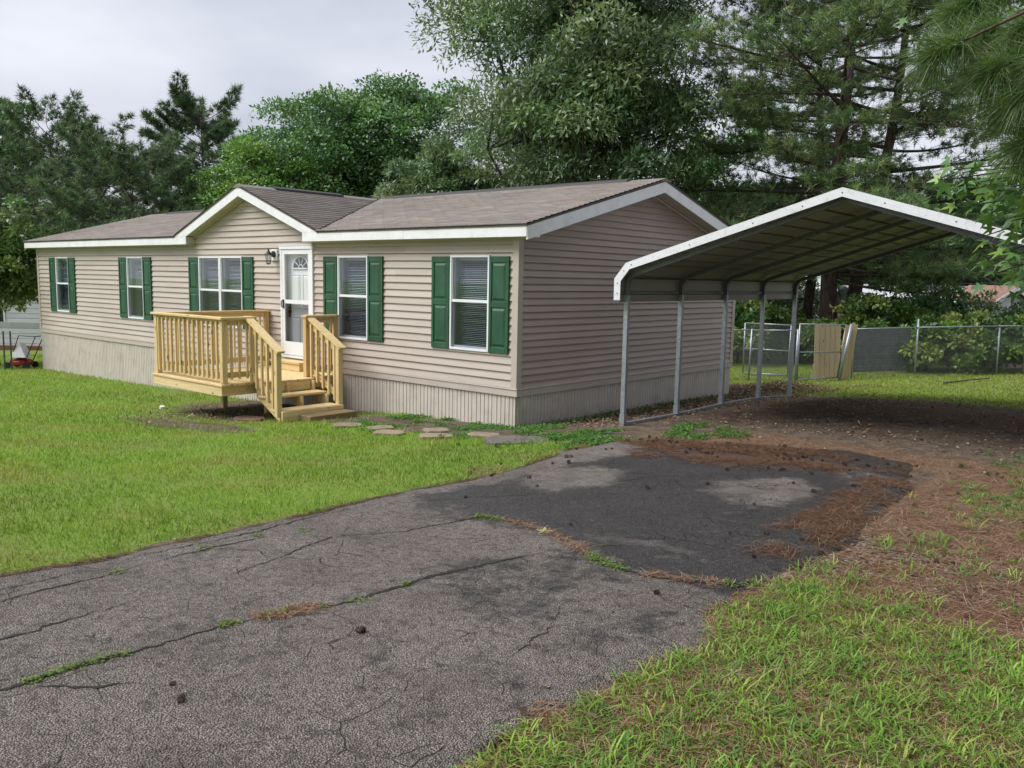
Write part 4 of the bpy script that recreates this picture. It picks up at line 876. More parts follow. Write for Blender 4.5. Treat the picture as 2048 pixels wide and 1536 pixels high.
def ribbon(mb,path,off_in,off_out,a0,a1,f):
    """closed strip of constant normal thickness along path, extruded from a0 to a1"""
    P=np.array(path); n=len(P); nr=[]
    for k in range(n):
        d0=P[k]-P[k-1] if k else P[1]-P[0]; d1=P[k+1]-P[k] if k<n-1 else P[-1]-P[-2]
        d0=d0/np.linalg.norm(d0); d1=d1/np.linalg.norm(d1); t=d0+d1; t/=np.linalg.norm(t); m=np.array((-t[1],t[0])); m/=max(0.35,(m@np.array((-d0[1],d0[0])))); nr.append(m)
    nr=np.array(nr); I=P+nr*off_in; Oo=P+nr*off_out; vs=[]
    for a in (a0,a1):
        for Q in (I,Oo): vs+=[cp(e,a,z) for e,z in Q]
    fs=[]
    for k in range(n-1):
        fs+=[(k,k+1,2*n+k+1,2*n+k),(n+k,3*n+k,3*n+k+1,n+k+1),(k,n+k,n+k+1,k+1),(2*n+k,2*n+k+1,3*n+k+1,3*n+k)]
    fs+=[(0,2*n,3*n,n),(n-1,2*n-1,4*n-1,3*n-1)]; mb.add(vs,fs); return mb
for q in range(5):
    a=1.524*q
    for e in (0,SPW):
        zg=cpz(e,a); mb=MB(); c=cp(e,a,0); mb.beam((c[0],c[1],zg-0.02),(c[0],c[1],1.40),0.060,0.060,up=A_); mb.build('post',M_GALV,carport)
        mb=MB(); mb.beam((c[0],c[1],zg+0.03),(c[0],c[1],zg+0.16),0.072,0.072,up=A_); mb.build('post_foot',M_GALV,carport)
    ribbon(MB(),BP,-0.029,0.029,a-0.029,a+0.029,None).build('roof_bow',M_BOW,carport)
    for e,s_ in ((0,1),(SPW,-1)):   # short knee brace
        MB().beam(cp(e+s_*0.02,a,1.36),cp(e+s_*0.42,a,1.80),0.035,0.035,up=A_).build('knee_brace',M_GALVD,carport) if False else None
for e in (0,SPW):
    pts=[cp(e,a,cpz(e,a)+0.02) for a in np.linspace(-0.03,6.13,9)]
    mb=MB()
    for p,q in zip(pts[:-1],pts[1:]): mb.beam(p,q,0.057,0.057)
    mb.build('base_rail',M_GALV,carport)
# roof sheets: lengthwise panels with raised ribs
def unit2(v): return v/np.linalg.norm(v)
def roof_panel(path,name='roof_panel',lap=0.0):
    P=np.array(path); P[0]-=unit2(P[1]-P[0])*0.02; P[-1]+=unit2(P[-1]-P[-2])*0.02; seg=np.hypot(*np.diff(P,axis=0).T); s=np.r_[0,np.cumsum(seg)]; ln=s[-1]; out=[]; k=0
    n=max(1,round(ln/0.275)); pit=ln/n; ss=set([0.0,ln]); prof=[]
    st=[]
    for q in range(n):
        c=(q+0.5)*pit
        for dd,hh in ((-0.026,0.0),(-0.020,0.060),(0.020,0.060),(0.026,0.0)):
            if 0<=c+dd<=ln: st.append((c+dd,hh))
    for v in s: 
        if all(abs(v-x)>0.03 for x,_ in st): st.append((v,0.0))
    st=sorted(st)
    for (v,hh) in st:
        e=np.interp(v,s,P[:,0]); z=np.interp(v,s,P[:,1]); i=min(max(np.searchsorted(s,v)-1,0),len(seg)-1); d=(P[i+1]-P[i])/seg[i]; nn=np.array((-d[1],d[0])); out.append((e+nn[0]*(hh+lap),z+nn[1]*(hh+lap)))
    return ribbon(MB(),out,0.0,0.0025,-0.15,6.25,None).build(name,M_SHEET,carport)
def offp(path,o):  # offset path outward (left normal of travel = up/out for left side going up)
    P=np.array(path); R_=[]
    for k in range(len(P)):
        d=P[min(k+1,len(P)-1)]-P[max(k-1,0)]; d/=np.linalg.norm(d); R_.append((P[k][0]-d[1]*o,P[k][1]+d[0]*o))
    return R_
LP=[(0,1.335),(0,1.60)]; side_l=[(-0.034,1.335),(-0.034,1.53)]
bend=[(-0.034,1.53),(-0.030,1.58),(0.0,1.67),(0.07,1.745),(0.16,1.79),(0.30,1.835)]
sl=(2.595-1.835)/(PKE-0.30)
roof_panel(side_l,'side_panel'); roof_panel(bend,'side_panel',0.003)
eb=[0.30,1.12,1.94,PKE]
for q in range(3): roof_panel([(eb[q],1.835+sl*(eb[q]-0.30)),(eb[q+1],1.835+sl*(eb[q+1]-0.30))],lap=0.003*(q%2))
mir=lambda path:[(SPW-e,z) for e,z in path][::-1]
roof_panel(mir(side_l),'side_panel'); roof_panel(mir(bend),'side_panel',0.003)
for q in range(3): roof_panel(mir([(eb[q],1.835+sl*(eb[q]-0.30)),(eb[q+1],1.835+sl*(eb[q+1]-0.30))]),lap=0.003*(q%2))
# white front and rear trim
tp=[(-0.105+0.045,1.338),(-0.105+0.045,1.60),(0.085,1.78),(PKE,2.595)]
tpath=tp+[(SPW-e,z) for e,z in tp[:-1][::-1]]
for a0,a1 in ((-0.162,-0.157),(6.257,6.262)):
    tr=ribbon(MB(),tpath,-0.045,0.050,a0,a1,None).build('roof_trim',M_CTRIM,carport)
    ribbon(MB(),tpath,0.046,0.050,min(a0,a1)+(0.006 if a0<0 else -0.09),max(a0,a1)+(0.09 if a0<0 else -0.006),None).build('trim_flange',M_CTRIM,tr)
    if a0<0:
        for (e,z) in ((-0.06,1.43),(-0.06,1.56),(0.03,1.72),(0.14,1.80),(0.95,2.045),(1.75,2.285),(2.32,2.46),(2.75,2.59),(3.2,2.46),(3.9,2.25),(4.6,2.04)):
            c=np.array(cp(e,-0.163,z)); MB().tube([c+A_*0.002,c-A_*0.004],0.0075,8).build('screw',M_SCREW,tr)

# ------------------------------------------------------------------ fences at the back
def atD(x,y,D):
    d=_fw+_r*(x-1024)/FPX-_u*(y-768)/FPX; return CAM+d*D
def gp(x,D): p=atD(x,700,D); return np.array((p[0],p[1],g1(p[0],p[1])))
def chain(mb,a,b,h,z0=0.03,pitch=0.070,r=0.0017):
    """woven diagonals between ground points a,b"""
    a=np.array(a,float); b=np.array(b,float); l=np.linalg.norm((b-a)[:2]); hh=h-z0; n=int((l+hh)/pitch)
    def P(u,v): t=u/l; p=a+(b-a)*t; return (p[0],p[1],p[2]+z0+v)
    for k in range(n):
        u0=-hh+k*pitch
        for sgn in (1,-1):
            # line from (u0,0) to (u0+hh,hh), clipped to 0..l
            s0=max(0,-u0); s1=min(hh,l-u0)
            if s1-s0<0.02: continue
            if sgn>0: p,q=P(u0+s0,s0),P(u0+s1,s1)
            else: p,q=P(u0+s0,hh-s0),P(u0+s1,hh-s1)
            mb.beam(p,q,2*r,2*r)
def pipe(p,q,r,name,parent,m=None): return MB().tube([p,q],r,8).build(name,m or M_GALV,parent,smooth=True)
def fence(label,pts,h=1.22,post_r=0.024,tall=()):
    base=np.mean(np.array(pts),0); f=thing('chain_link_fence',label,'fence',tuple(base))
    for k,p in enumerate(pts):
        hh=h+(0.20 if k in tall else 0.03); q=np.array(p)+np.array((random.uniform(-.02,.02),random.uniform(-.02,.02),hh)); pipe((p[0],p[1],p[2]-0.1),tuple(q),post_r,'post',f)
    for a,b in zip(pts[:-1],pts[1:]):
        pipe((a[0],a[1],a[2]+h),(b[0],b[1],b[2]+h),0.014,'top_rail',f)
        mb=MB(); chain(mb,a,b,h); o=mb.build('wire_mesh',M_GALVD,f); o['kind']='stuff'
    return f
FR_=[gp(1706,20.3),gp(1833,20.6),gp(1997,20.9),gp(2050,21.0),gp(2220,21.3)]
fence('chain link fence running right from the wooden gate boards in front of the vines',FR_,1.20,0.022,tall=(1,))
FA_=[gp(1418,20.9),gp(1500,20.4),gp(1593,19.7)]
fence('short chain link fence between the rear house corner and the gate',FA_,1.22,0.024)
def gate(label,a,b,h,lean=0.0):
    g=thing('chain_link_gate',label,'gate',tuple((np.array(a)+np.array(b))/2))
    a=np.array(a); b=np.array(b); up=np.array((0,0,h)); ln=np.array((lean,lean*0.8,0)); z=np.array((0,0,0.06))
    pipe(a+z,a+up,0.019,'frame_bar',g); pipe(b+z,b+up*0.965+ln,0.019,'frame_bar',g); pipe(a+up,b+up*0.965+ln,0.017,'frame_bar',g); pipe(a+z,b+z,0.017,'frame_bar',g); pipe(a+up*0.52,b+up*0.49+ln*.5,0.015,'cross_bar',g)
    mb=MB(); chain(mb,a,b,h*0.97,0.07); o=mb.build('wire_mesh',M_GALVD,g); o['kind']='stuff'
    return g
GA,GB=gp(1597,19.8),gp(1678,20.2)
gate('chain link gate leaf with wooden boards showing behind it',GA,GB,1.36,0.10)
gate('chain link gate leaf standing open behind the short fence',gp(1488,21.8),gp(1578,21.0),1.34,0.02)
pl_=thing('wooden_gate_panel','panel of tan vertical boards standing behind the chain link gate','gate',tuple(gp(1652,20.7)))
for k in range(5):
    p=gp(1629+10.4*k,20.75); q=gp(1629+10.4*(k+1)-0.9,20.75); c=(p+q)/2; hh=1.30+random.uniform(-.015,.015)
    MB().beam((p[0],p[1],p[2]+hh/2+0.0),(q[0],q[1],q[2]+hh/2),0.02,hh).build('board',M_BOARD,pl_)
p,q=gp(1628,20.79),gp(1680,20.79)
for hh in (0.3,1.05): MB().beam((p[0],p[1],p[2]+hh),(q[0],q[1],q[2]+hh),0.035,0.08).build('cross_batten',M_BOARD,pl_)
p=gp(1688,20.1); tag(MB().beam((p[0],p[1],p[2]),(p[0]+0.06,p[1]+0.05,p[2]+1.30),0.02,0.15,up=_r0).build('leaning_board',M_BOARD),'narrow tan board left of the leaning plank post','board')
p=gp(1695,20.15); tag(MB().beam((p[0],p[1],p[2]),(p[0]+0.10,p[1]+0.09,p[2]+1.33),0.02,0.145,up=_r0).build('leaning_board',M_BOARD),'wide tan board leaning right against the fence end','board')
p=gp(1684,20.0); tag(MB().tube([(p[0]-0.02,p[1]-0.02,p[2]),(p[0]+0.14,p[1]+0.12,p[2]+1.34)],0.038,10).build('leaning_pipe_post',M_GALV,smooth=True),'thick grey pipe post leaning beside the gate boards','post')
# grey ribbed sheet behind the fence
M_GREYS=plain('weathered_grey_sheet',(0.105,0.112,0.13),0.75,0.3,6.0,0.4,30,dirt=((0.07,0.08,0.06),5.0,0.6))
p,q=gp(1708,21.4),gp(1818,21.7); mb=MB(); nrow=15
for k in range(nrow):
    z0=0.06+k*0.075; mb.beam((p[0],p[1],p[2]+z0+0.036),(q[0],q[1],q[2]+z0+0.036),0.012+0.010*(k%2),0.072)
tag(mb.build('grey_lattice_panel',M_GREYS),'weathered grey slatted panel standing behind the chain link fence','panel')
p,q=gp(1893,18.7),gp(1985,19.4); tag(MB().tube([(p[0],p[1],p[2]+0.03),((p[0]+q[0])/2,(p[1]+q[1])/2,g1((p[0]+q[0])/2,(p[1]+q[1])/2)+0.05),(q[0],q[1],q[2]+0.06)],[0.022,0.018,0.012],7).build('fallen_branch',M_BARKP),'thin dead branch lying in the grass before the fence','branch')

# ------------------------------------------------------------------ neighbours
M_NWHITE=siding_mat('neighbour_siding',(0.62,0.64,0.68)); M_NROOF=plain('neighbour_metal_roof',(0.62,0.64,0.68),0.4,0.05); M_RROOF=plain('red_shingle_roof',(0.24,0.14,0.11),0.85,0.2,8)
M_BRICKR=plain('red_brick_band',(0.16,0.07,0.05),0.85,0.3,12); M_NGREY=plain('grey_porch_beam',(0.30,0.32,0.32),0.6,0.1)
def frame_from(px,D,face=None):
    c=gp(px,D); return c
def nhouse(name,label,c,ux,w,d,h,ridge,m_roof,parts):
    """box house: c = centre of the near wall base, ux = unit vector along that wall (2-D)"""
    t=thing(name,label,'house',tuple(c)); ux=np.array((ux[0],ux[1],0.0)); ux/=np.linalg.norm(ux); uy=np.array((-ux[1],ux[0],0.0))
    if uy@(c-np.array((CAM[0],CAM[1],c[2])))<0: uy=-uy
    P=lambda u,v,z: tuple(c+ux*u+uy*v+np.array((0,0,z)))
    def pbox(mb,u0,u1,v0,v1,z0,z1):
        vs=[P(u,v,z) for z in (z0,z1) for (u,v) in ((u0,v0),(u1,v0),(u1,v1),(u0,v1))]; mb.add(vs,[(0,3,2,1),(4,5,6,7),(0,1,5,4),(1,2,6,5),(2,3,7,6),(3,0,4,7)]); return mb
    parts(t,P,pbox,w,d,h,ridge,m_roof); return t
def parts_long(t,P,pbox,w,d,h,ridge,mr):
    mb=MB(); pbox(mb,-w/2,w/2,0,d,-0.6,h); wl=mb.build('wall',M_NWHITE,t)
    n=int(h/0.2)
    for k in range(n): mb=MB(); pbox(mb,-w/2-0.01,w/2+0.01,-0.03,-0.001,k*0.2,k*0.2+0.18); mb.build('siding_board',M_NWHITE,wl)
    mb=MB(); vs=[P(u,v,z) for u in (-w/2-0.3,w/2+0.3) for (v,z) in ((-0.35,h),(d/2,h+ridge),(d+0.35,h),(d+0.35,h-0.1),(d/2,h+ridge-0.12),(-0.35,h-0.1))]
    mb.add(vs,[(0,1,2,3,4,5),(11,10,9,8,7,6)]+[(k,6+k,6+(k+1)%6,(k+1)%6) for k in range(6)]); mb.build('roof',mr,t)
    mb=MB(); vs=[P(u,v,z) for u in (-w/2,w/2) for (v,z) in ((0,h-0.05),(d/2,h+ridge-0.1),(d,h-0.05))]; mb.add(vs,[(0,1,2),(5,4,3),(0,3,4,1),(1,4,5,2)]); mb.build('gable_wall',M_NWHITE,t)
    for u in np.arange(-w/2+1.2,w/2-1,2.6):
        mb=MB(); pbox(mb,u,u+0.8,-0.06,-0.032,0.9,2.0); wi=mb.build('window',M_VINYLW,t); mb=MB(); pbox(mb,u+0.06,u+0.74,-0.065,-0.0605,0.96,1.94); mb.build('pane',M_FANGLASS,wi)
# left neighbour: long white home with a grey beam and brick base band
cL=gp(10,34); 
nl=nhouse('neighbour_house','white vinyl sided house seen past the left end behind the small tree','house' and cL,_r0,9.0,5,2.75,0.9,M_NROOF,parts_long)
c0=np.array(cL); 
a,b=cL-_r0*5-np.array((_fw[0],_fw[1],0))*1.6,cL+_r0*5-np.array((_fw[0],_fw[1],0))*1.6
tag(MB().beam((a[0],a[1],cL[2]+1.02),(b[0],b[1],cL[2]+1.02),0.12,0.22).build('porch_beam',M_NGREY),'grey horizontal beam in front of the white neighbour house at left','beam')
tag(MB().beam((a[0],a[1],cL[2]+0.12),(b[0],b[1],cL[2]+0.12),0.3,0.24).build('brick_planter',M_BRICKR),'low red brick planter at the foot of the left white house','planter')
# right neighbours
cR=gp(1885,40); nhouse('neighbour_house','white house with a pale metal roof behind the vines at right',cR,_r0,7.0,5,1.95,0.75,M_NROOF,parts_long)
def parts_gable(t,P,pbox,w,d,h,ridge,mr):
    mb=MB(); vs=[P(u,v,z) for v in (0,d) for (u,z) in ((-w/2,-0.5),(w/2,-0.5),(w/2,h),(0,h+ridge),(-w/2,h))]; mb.add(vs,[(0,1,2,3,4),(9,8,7,6,5)]+[(k,5+k,5+(k+1)%5,(k+1)%5) for k in range(5)]); mb.build('wall',M_NWHITE,t)
    for s_ in (-1,1):
        mb=MB(); vs=[P(u,v,z) for v in (-0.3,d+0.2) for (u,z) in ((s_*(w/2+0.25),h-0.12),(0,h+ridge+0.06),(0,h+ridge+0.16),(s_*(w/2+0.25),h-0.02))]; mb.add(vs,[(0,1,2,3),(7,6,5,4)]+[(k,4+k,4+(k+1)%4,(k+1)%4) for k in range(4)]); mb.build('roof',mr,t)
        mb=MB(); vs=[P(u,v,z) for v in (-0.33,-0.301) for (u,z) in ((s_*(w/2+0.27),h-0.2),(0,h+ridge-0.06),(0,h+ridge+0.12),(s_*(w/2+0.27),h-0.03))]; mb.add(vs,[(0,1,2,3),(7,6,5,4)]+[(k,4+k,4+(k+1)%4,(k+1)%4) for k in range(4)]); mb.build('rake_board',M_VINYLW,t)
    mb=MB(); pbox(mb,-0.65,-0.25,-0.05,-0.005,0.5,1.5); wi=mb.build('window',M_VINYLW,t); mb=MB(); pbox(mb,-0.59,-0.31,-0.056,-0.0505,0.56,1.44); mb.build('pane',M_FANGLASS,wi)
cG=gp(2012,37); nhouse('neighbour_house','small white gabled house with a reddish roof at the far right',cG,_r0*0.97+np.array((_fw[0],_fw[1],0))*0.25,1.5,2.2,2.05,0.45,M_RROOF,parts_gable)
cM=gp(1500,40); nhouse('neighbour_house','white sided house glimpsed between the rear corner and the carport posts',cM,_r0,7,5,2.5,0.9,M_NROOF,parts_long)
# overhead wire
a=atD(1900,566,30); b=atD(2200,520,26); pts=[a+(b-a)*t+np.array((0,0,-0.25*4*t*(1-t))) for t in np.linspace(0,1,12)]
tag(MB().tube(pts,0.012,5).build('service_wire',M_GALV),'thin pale overhead wire crossing behind the carport at right','wire')
# left yard things: two posts, mower
for px,lb in ((8,'thin dark metal post at the far left edge'),(22,'thin dark metal post nearer the corner of the house at left')):
    p=gp(px,23.0); tag(MB().tube([(p[0],p[1],p[2]-0.1),(p[0],p[1],p[2]+1.05)],0.022,7).build('metal_post',plain('post_paint'+str(px),(0.05,0.07,0.06),0.5)),lb,'post','dark posts at left')
mw=thing('push_mower','red push mower with black handle and white bag beside the left house corner','mower',tuple(gp(50,23.6)))
c=gp(50,23.6); U=_r0; Fv=np.array((_fw[0],_fw[1],0)); Fv/=np.linalg.norm(Fv); mp=lambda u,v,z: tuple(c+U*u+Fv*v+np.array((0,0,z)))
M_RED=plain('mower_red',(0.30,0.02,0.02),0.35); M_BAG=plain('white_bag',(0.66,0.67,0.70),0.7)
mb=MB(); n=14; prof=[(0.24,0.10),(0.27,0.13),(0.27,0.20),(0.22,0.25),(0.10,0.27)]; vs=[];fs=[]
for (r_,z) in prof: vs+=[mp(-0.12+1.15*r_*math.cos(2*math.pi*k/n),r_*math.sin(2*math.pi*k/n),z) for k in range(n)]
for l in range(len(prof)-1): fs+=[(l*n+k,l*n+(k+1)%n,(l+1)*n+(k+1)%n,(l+1)*n+k) for k in range(n)]
fs+=[tuple(range((len(prof)-1)*n,len(prof)*n)),tuple(range(n))[::-1]]; mb.add(vs,fs).build('mower_deck',M_RED,mw)
MB().tube([mp(-0.12,0,0.26),mp(-0.12,0,0.36)],[0.12,0.10],12).build('engine',M_BLACK,mw)
for (u,v) in ((-0.38,-0.22),(-0.38,0.22),(0.14,-0.22),(0.14,0.22)): MB().tube([mp(u,v-0.025,0.09),mp(u,v+0.025,0.09)],0.09,14).build('wheel',M_BLACK,mw)
mb=MB()
for v in (-0.2,0.2): mb.tube([mp(0.10,v,0.2),mp(0.42,v,0.90)],0.013,6)
mb.tube([mp(0.42,-0.2,0.90),mp(0.42,0.2,0.90)],0.013,6); mb.tube([mp(-0.30,-0.24,0.15),mp(-0.02,-0.24,0.92),mp(0.42,-0.24,0.90)],0.013,6); mb.build('handle',M_BLACK,mw)
mb=MB(); mb.add([mp(-0.28,-0.28,0.32),mp(0.16,-0.28,0.32),mp(0.16,0.05,0.32),mp(-0.28,0.05,0.32),mp(-0.04,-0.20,0.74),mp(0.0,0.0,0.70)],[(3,2,1,0),(0,1,4),(1,2,5,4),(2,3,5),(3,0,4,5)]); mb.build('bag',M_BAG,mw)

# ------------------------------------------------------------------ vegetation
def unit(v): return v/(np.linalg.norm(v,axis=-1,keepdims=True)+1e-9)
def rdir(rg,n): return unit(rg.normal(size=(n,3)))
def leaf_quads(C,T,N,Ln,Wd):
    T=unit(T); B=unit(np.cross(N,T)); Ln=np.broadcast_to(Ln,(len(C),))[:,None]; Wd=np.broadcast_to(Wd,(len(C),))[:,None]
    Nn=np.cross(T,B); V=np.empty((len(C),4,3)); V[:,0]=C; V[:,1]=C+T*Ln*0.45+B*Wd*0.5+Nn*Wd*0.12; V[:,2]=C+T*Ln; V[:,3]=C+T*Ln*0.45-B*Wd*0.5+Nn*Wd*0.12
    return V.reshape(-1,3),np.arange(len(C)*4).reshape(-1,4)
def needle_tris(C,T,Ln,Wd,rg):
    T=unit(T); B=unit(np.cross(T,rdir(rg,len(C)))); Ln=np.broadcast_to(Ln,(len(C),))[:,None]; Wd=np.broadcast_to(Wd,(len(C),))[:,None]
    V=np.empty((len(C),3,3)); V[:,0]=C-B*Wd*0.5; V[:,1]=C+B*Wd*0.5; V[:,2]=C+T*Ln; return V.reshape(-1,3),np.arange(len(C)*3).reshape(-1,3)
def bez(a,b,c,n): t=np.linspace(0,1,n)[:,None]; return (1-t)**2*a+2*t*(1-t)*b+t*t*c
def vary(rg,pal,n,s=0.16):
    pal=np.array(pal); k=rg.integers(0,len(pal),n); c=pal[k]*(1+s*rg.normal(size=(n,1)))*(1+0.05*rg.normal(size=(n,3))); return np.clip(c,0.004,0.8)
def decid(name,label,xy,H,R,cb,nclump,nleaf,ll,lw,pal,seed,droop=0.3,rc=(0.13,0.24),group=None,trunk_r=None,bark_m=None,cat='tree',squash=1.0,lobes=7,inner=0.45,dirbias=None,limbs=True,crown_name='crown',sup=3.2):
    rg=np.random.default_rng(seed); x,y=xy; g=g1(x,y); t=thing(name,label,cat,(x,y,g),group)
    c0=np.array((x,y,g+(cb+H)/2)); rz=(H-cb)/2; RM=(R*R*rz)**(1/3)
    ld=rdir(rg,lobes); la=rg.uniform(0.10,0.34,lobes)
    D=rdir(rg,nclump*2); D=D[D[:,2]>-0.75][:nclump]; rad=rg.random(len(D))**inner
    lob=0.80+np.max(la*np.maximum(0,D@ld.T)**3,axis=1)
    lob=lob/(np.abs(D)**sup).sum(1)**(1/sup)*(0.93 if sup>2.1 else 1.0)
    CC=c0+D*np.c_[rad*lob*R,rad*lob*R*squash,rad*lob*rz]
    RC=rg.uniform(rc[0],rc[1],len(D))*RM*(1.1-0.25*rad)
    # woody parts
    tr=trunk_r or H*0.022; mb=MB(); top=c0+np.array((0,0,rz*0.35)); tp=[np.array((x,y,g-0.2)),np.array((x+rg.normal()*.08,y+rg.normal()*.08,g+max(cb*0.6,0.3))),c0*0.6+np.array((x,y,g+cb))*0.4+rg.normal(size=3)*0.1,top]
    mb.tube(tp,[tr*1.25,tr,tr*0.7,tr*0.2],9)
    main=[]
    if limbs:
        far=rg.permutation(len(CC))[:max(5,len(CC)//7)]
        for q in far:
            s=rg.uniform(0.1,0.8); a=tp[1]*(1-s)+top*s; e=CC[q]; m_=a*0.5+e*0.5+np.array((0,0,-0.08*R+rg.normal()*0.06*R)); P=bez(a,m_,e,7); mb.tube(P,np.linspace(tr*0.42,tr*0.08,7),6,False); main.append(P)
        MP=np.vstack(main)
        for q in range(len(CC)):
            d=np.linalg.norm(MP-CC[q],axis=1); k=np.argmin(d+0.6*np.maximum(0,MP[:,2]-CC[q][2])); 
            if d[k]<0.05: continue
            a=MP[k]; e=CC[q]; mb.tube(bez(a,(a+e)/2+np.array((0,0,-0.1*d[k])),e,5),np.linspace(tr*0.12,tr*0.03,5),4,False)
    mb.build('trunk',bark_m or M_BARKO,t,smooth=True)
    w=RC**2; k=rg.choice(len(CC),nleaf,p=w/w.sum()); d=rdir(rg,nleaf); d[:,2]=np.where(d[:,2]<-0.35,-d[:,2],d[:,2]); r_=0.35+0.65*rg.random(nleaf)**0.6
    P=CC[k]+d*(RC[k]*r_)[:,None]*np.array((1,1,0.72)); 
    # small leaf sprays: jitter groups
    P+=rg.normal(size=P.shape)*0.02
    T=d*0.7+rdir(rg,nleaf)*0.8+np.array((0,0,-droop)); N=rdir(rg,nleaf)*0.7+np.array((0,0,0.9))+d*0.5
    V,F=leaf_quads(P,T,N,ll*rg.uniform(.65,1.25,nleaf),lw*rg.uniform(.7,1.25,nleaf))
    cl=vary(rg,pal,len(CC),0.10); col=np.clip(cl[k]*(1+0.15*rg.normal(size=(nleaf,1))),0.004,0.8)
    inst(crown_name,arr_mesh(crown_name,V,F,M_LEAF,np.repeat(col,4,0)),t); return t
def pine(name,label,xy,H,R,cb,nb,seed,pal,tuft_n=12,nl=0.28,nw=0.016,trunk_r=None,lean=(0,0),group=None,tpb=26,low=0.0,extra=(),flat=0.55):
    rg=np.random.default_rng(seed); x,y=xy; g=g1(x,y); t=thing(name,label,'tree',(x,y,g),group); tr=trunk_r or H*0.017
    ax=lambda z: np.array((x+lean[0]*z/H+0.12*math.sin(z*0.5+seed),y+lean[1]*z/H+0.12*math.cos(z*0.43+seed*2),g+z))
    mb=MB(); zs=np.linspace(-0.2,H,12); mb.tube([ax(z) for z in zs],[tr*(1.12 if z<0.3 else 1)*(1-0.92*max(0,z)/H) for z in zs],10); mb.build('trunk',M_BARKP,t,smooth=True)
    mb=MB(); TC=[];TD=[]
    jobs=[]
    for q in range(nb):
        f=(q+rg.random())/nb; z=cb+(H-cb)*f**0.92; az=q*2.399+rg.normal()*0.5; prof=math.sin(math.pi*(0.26+0.60*f))**0.55
        ln=R*max(0.14,prof)*rg.uniform(0.65,1.12); jobs.append((z,az,ln,f))
    for (z,az,ln) in extra: jobs.append((z,az,ln,0.05))
    for (z,az,ln,f) in jobs:
        a=ax(z); o=np.array((math.cos(az),math.sin(az),0)); dz_=0.10+0.80*f*f+rg.normal()*0.10-low*(1-f)
        e=a+o*ln+np.array((0,0,ln*dz_)); m_=a+o*ln*0.55+np.array((0,0,ln*(dz_*0.35-0.04+rg.normal()*0.06)))+np.cross(o,(0,0,1))*rg.normal()*0.12*ln
        P=bez(a,m_,e,8); r0=max(0.012,tr*0.30*(ln/R)*(1-0.6*f)+0.008); mb.tube(P,np.linspace(r0,0.006,8),5,False)
        nt=max(4,int(tpb*(ln/R)))
        for k in range(nt):
            s=0.28+0.72*(k+rg.random())/nt; p=P[0]*0; u=s*7; i0=min(6,int(u)); p=P[i0]+(P[i0+1]-P[i0])*(u-i0); d=unit(P[i0+1]-P[i0])
            sd=np.cross(d,(0,0,1)); sd=sd/(np.linalg.norm(sd)+1e-6)*(1 if k%2 else -1); tl=(0.10+0.42*(1-s)**0.7+0.10*rg.random())*ln*0.75
            td=unit(d*0.75+sd*(0.75+0.2*rg.normal())+np.array((0,0,0.16+rg.normal()*0.18))); q_=p+td*tl; mb.tube([p,(p+q_)/2+np.array((0,0,-0.03*tl)),q_],[0.010,0.007,0.004],3,False)
            for w_ in (1.0,0.72,0.45) if tl>0.45 else (1.0,0.6):
                off=rg.normal(size=3)*0.10*tl*np.array((1,1,flat)); TC.append(p+(q_-p)*w_+off); TD.append(unit(td*0.8+np.array((0,0,0.35))+rg.normal(size=3)*0.25))
        TC.append(P[-1]); TD.append(unit(P[-1]-P[-2]))
    mb.build('branches',M_BARKP,t,smooth=False)
    TC=np.array(TC); TD=np.array(TD); n=len(TC); C=np.repeat(TC,tuft_n,0); D=np.repeat(TD,tuft_n,0)
    T=D*0.55+rdir(rg,n*tuft_n)*0.85; T=np.where((T*D).sum(1,keepdims=True)<-0.15,T+D*0.9,T); T[:,2]-=0.10
    V,F=needle_tris(C+rg.normal(size=C.shape)*0.03,T,nl*rg.uniform(.6,1.15,n*tuft_n),nw,rg)
    tc=vary(rg,pal,n,0.26); col=np.clip(np.repeat(tc,tuft_n,0)*(1+0.14*rg.normal(size=(n*tuft_n,1))),0.004,0.6)
    inst('needles',arr_mesh('needles',V,F,M_NEEDLE,np.repeat(col,3,0)),t); return t
def pxy(px,D): p=atD(px,600,D); return (p[0],p[1])
# palettes
P_OAK=[(0.150,0.232,0.128),(0.195,0.282,0.158),(0.118,0.190,0.105),(0.235,0.315,0.165),(0.170,0.255,0.150)]
P_BRI=[(0.160,0.300,0.065),(0.205,0.350,0.075),(0.130,0.255,0.065),(0.180,0.320,0.095)]
P_MID=[(0.105,0.215,0.080),(0.138,0.255,0.095),(0.086,0.180,0.075),(0.160,0.280,0.115)]
P_PIN=[(0.082,0.140,0.075),(0.105,0.168,0.088),(0.064,0.115,0.066),(0.125,0.185,0.092)]
P_PIR=[(0.118,0.192,0.084),(0.158,0.240,0.100),(0.090,0.155,0.075),(0.205,0.275,0.115)]
P_BSH=[(0.115,0.215,0.060),(0.180,0.290,0.072),(0.080,0.155,0.050),(0.235,0.320,0.085)]
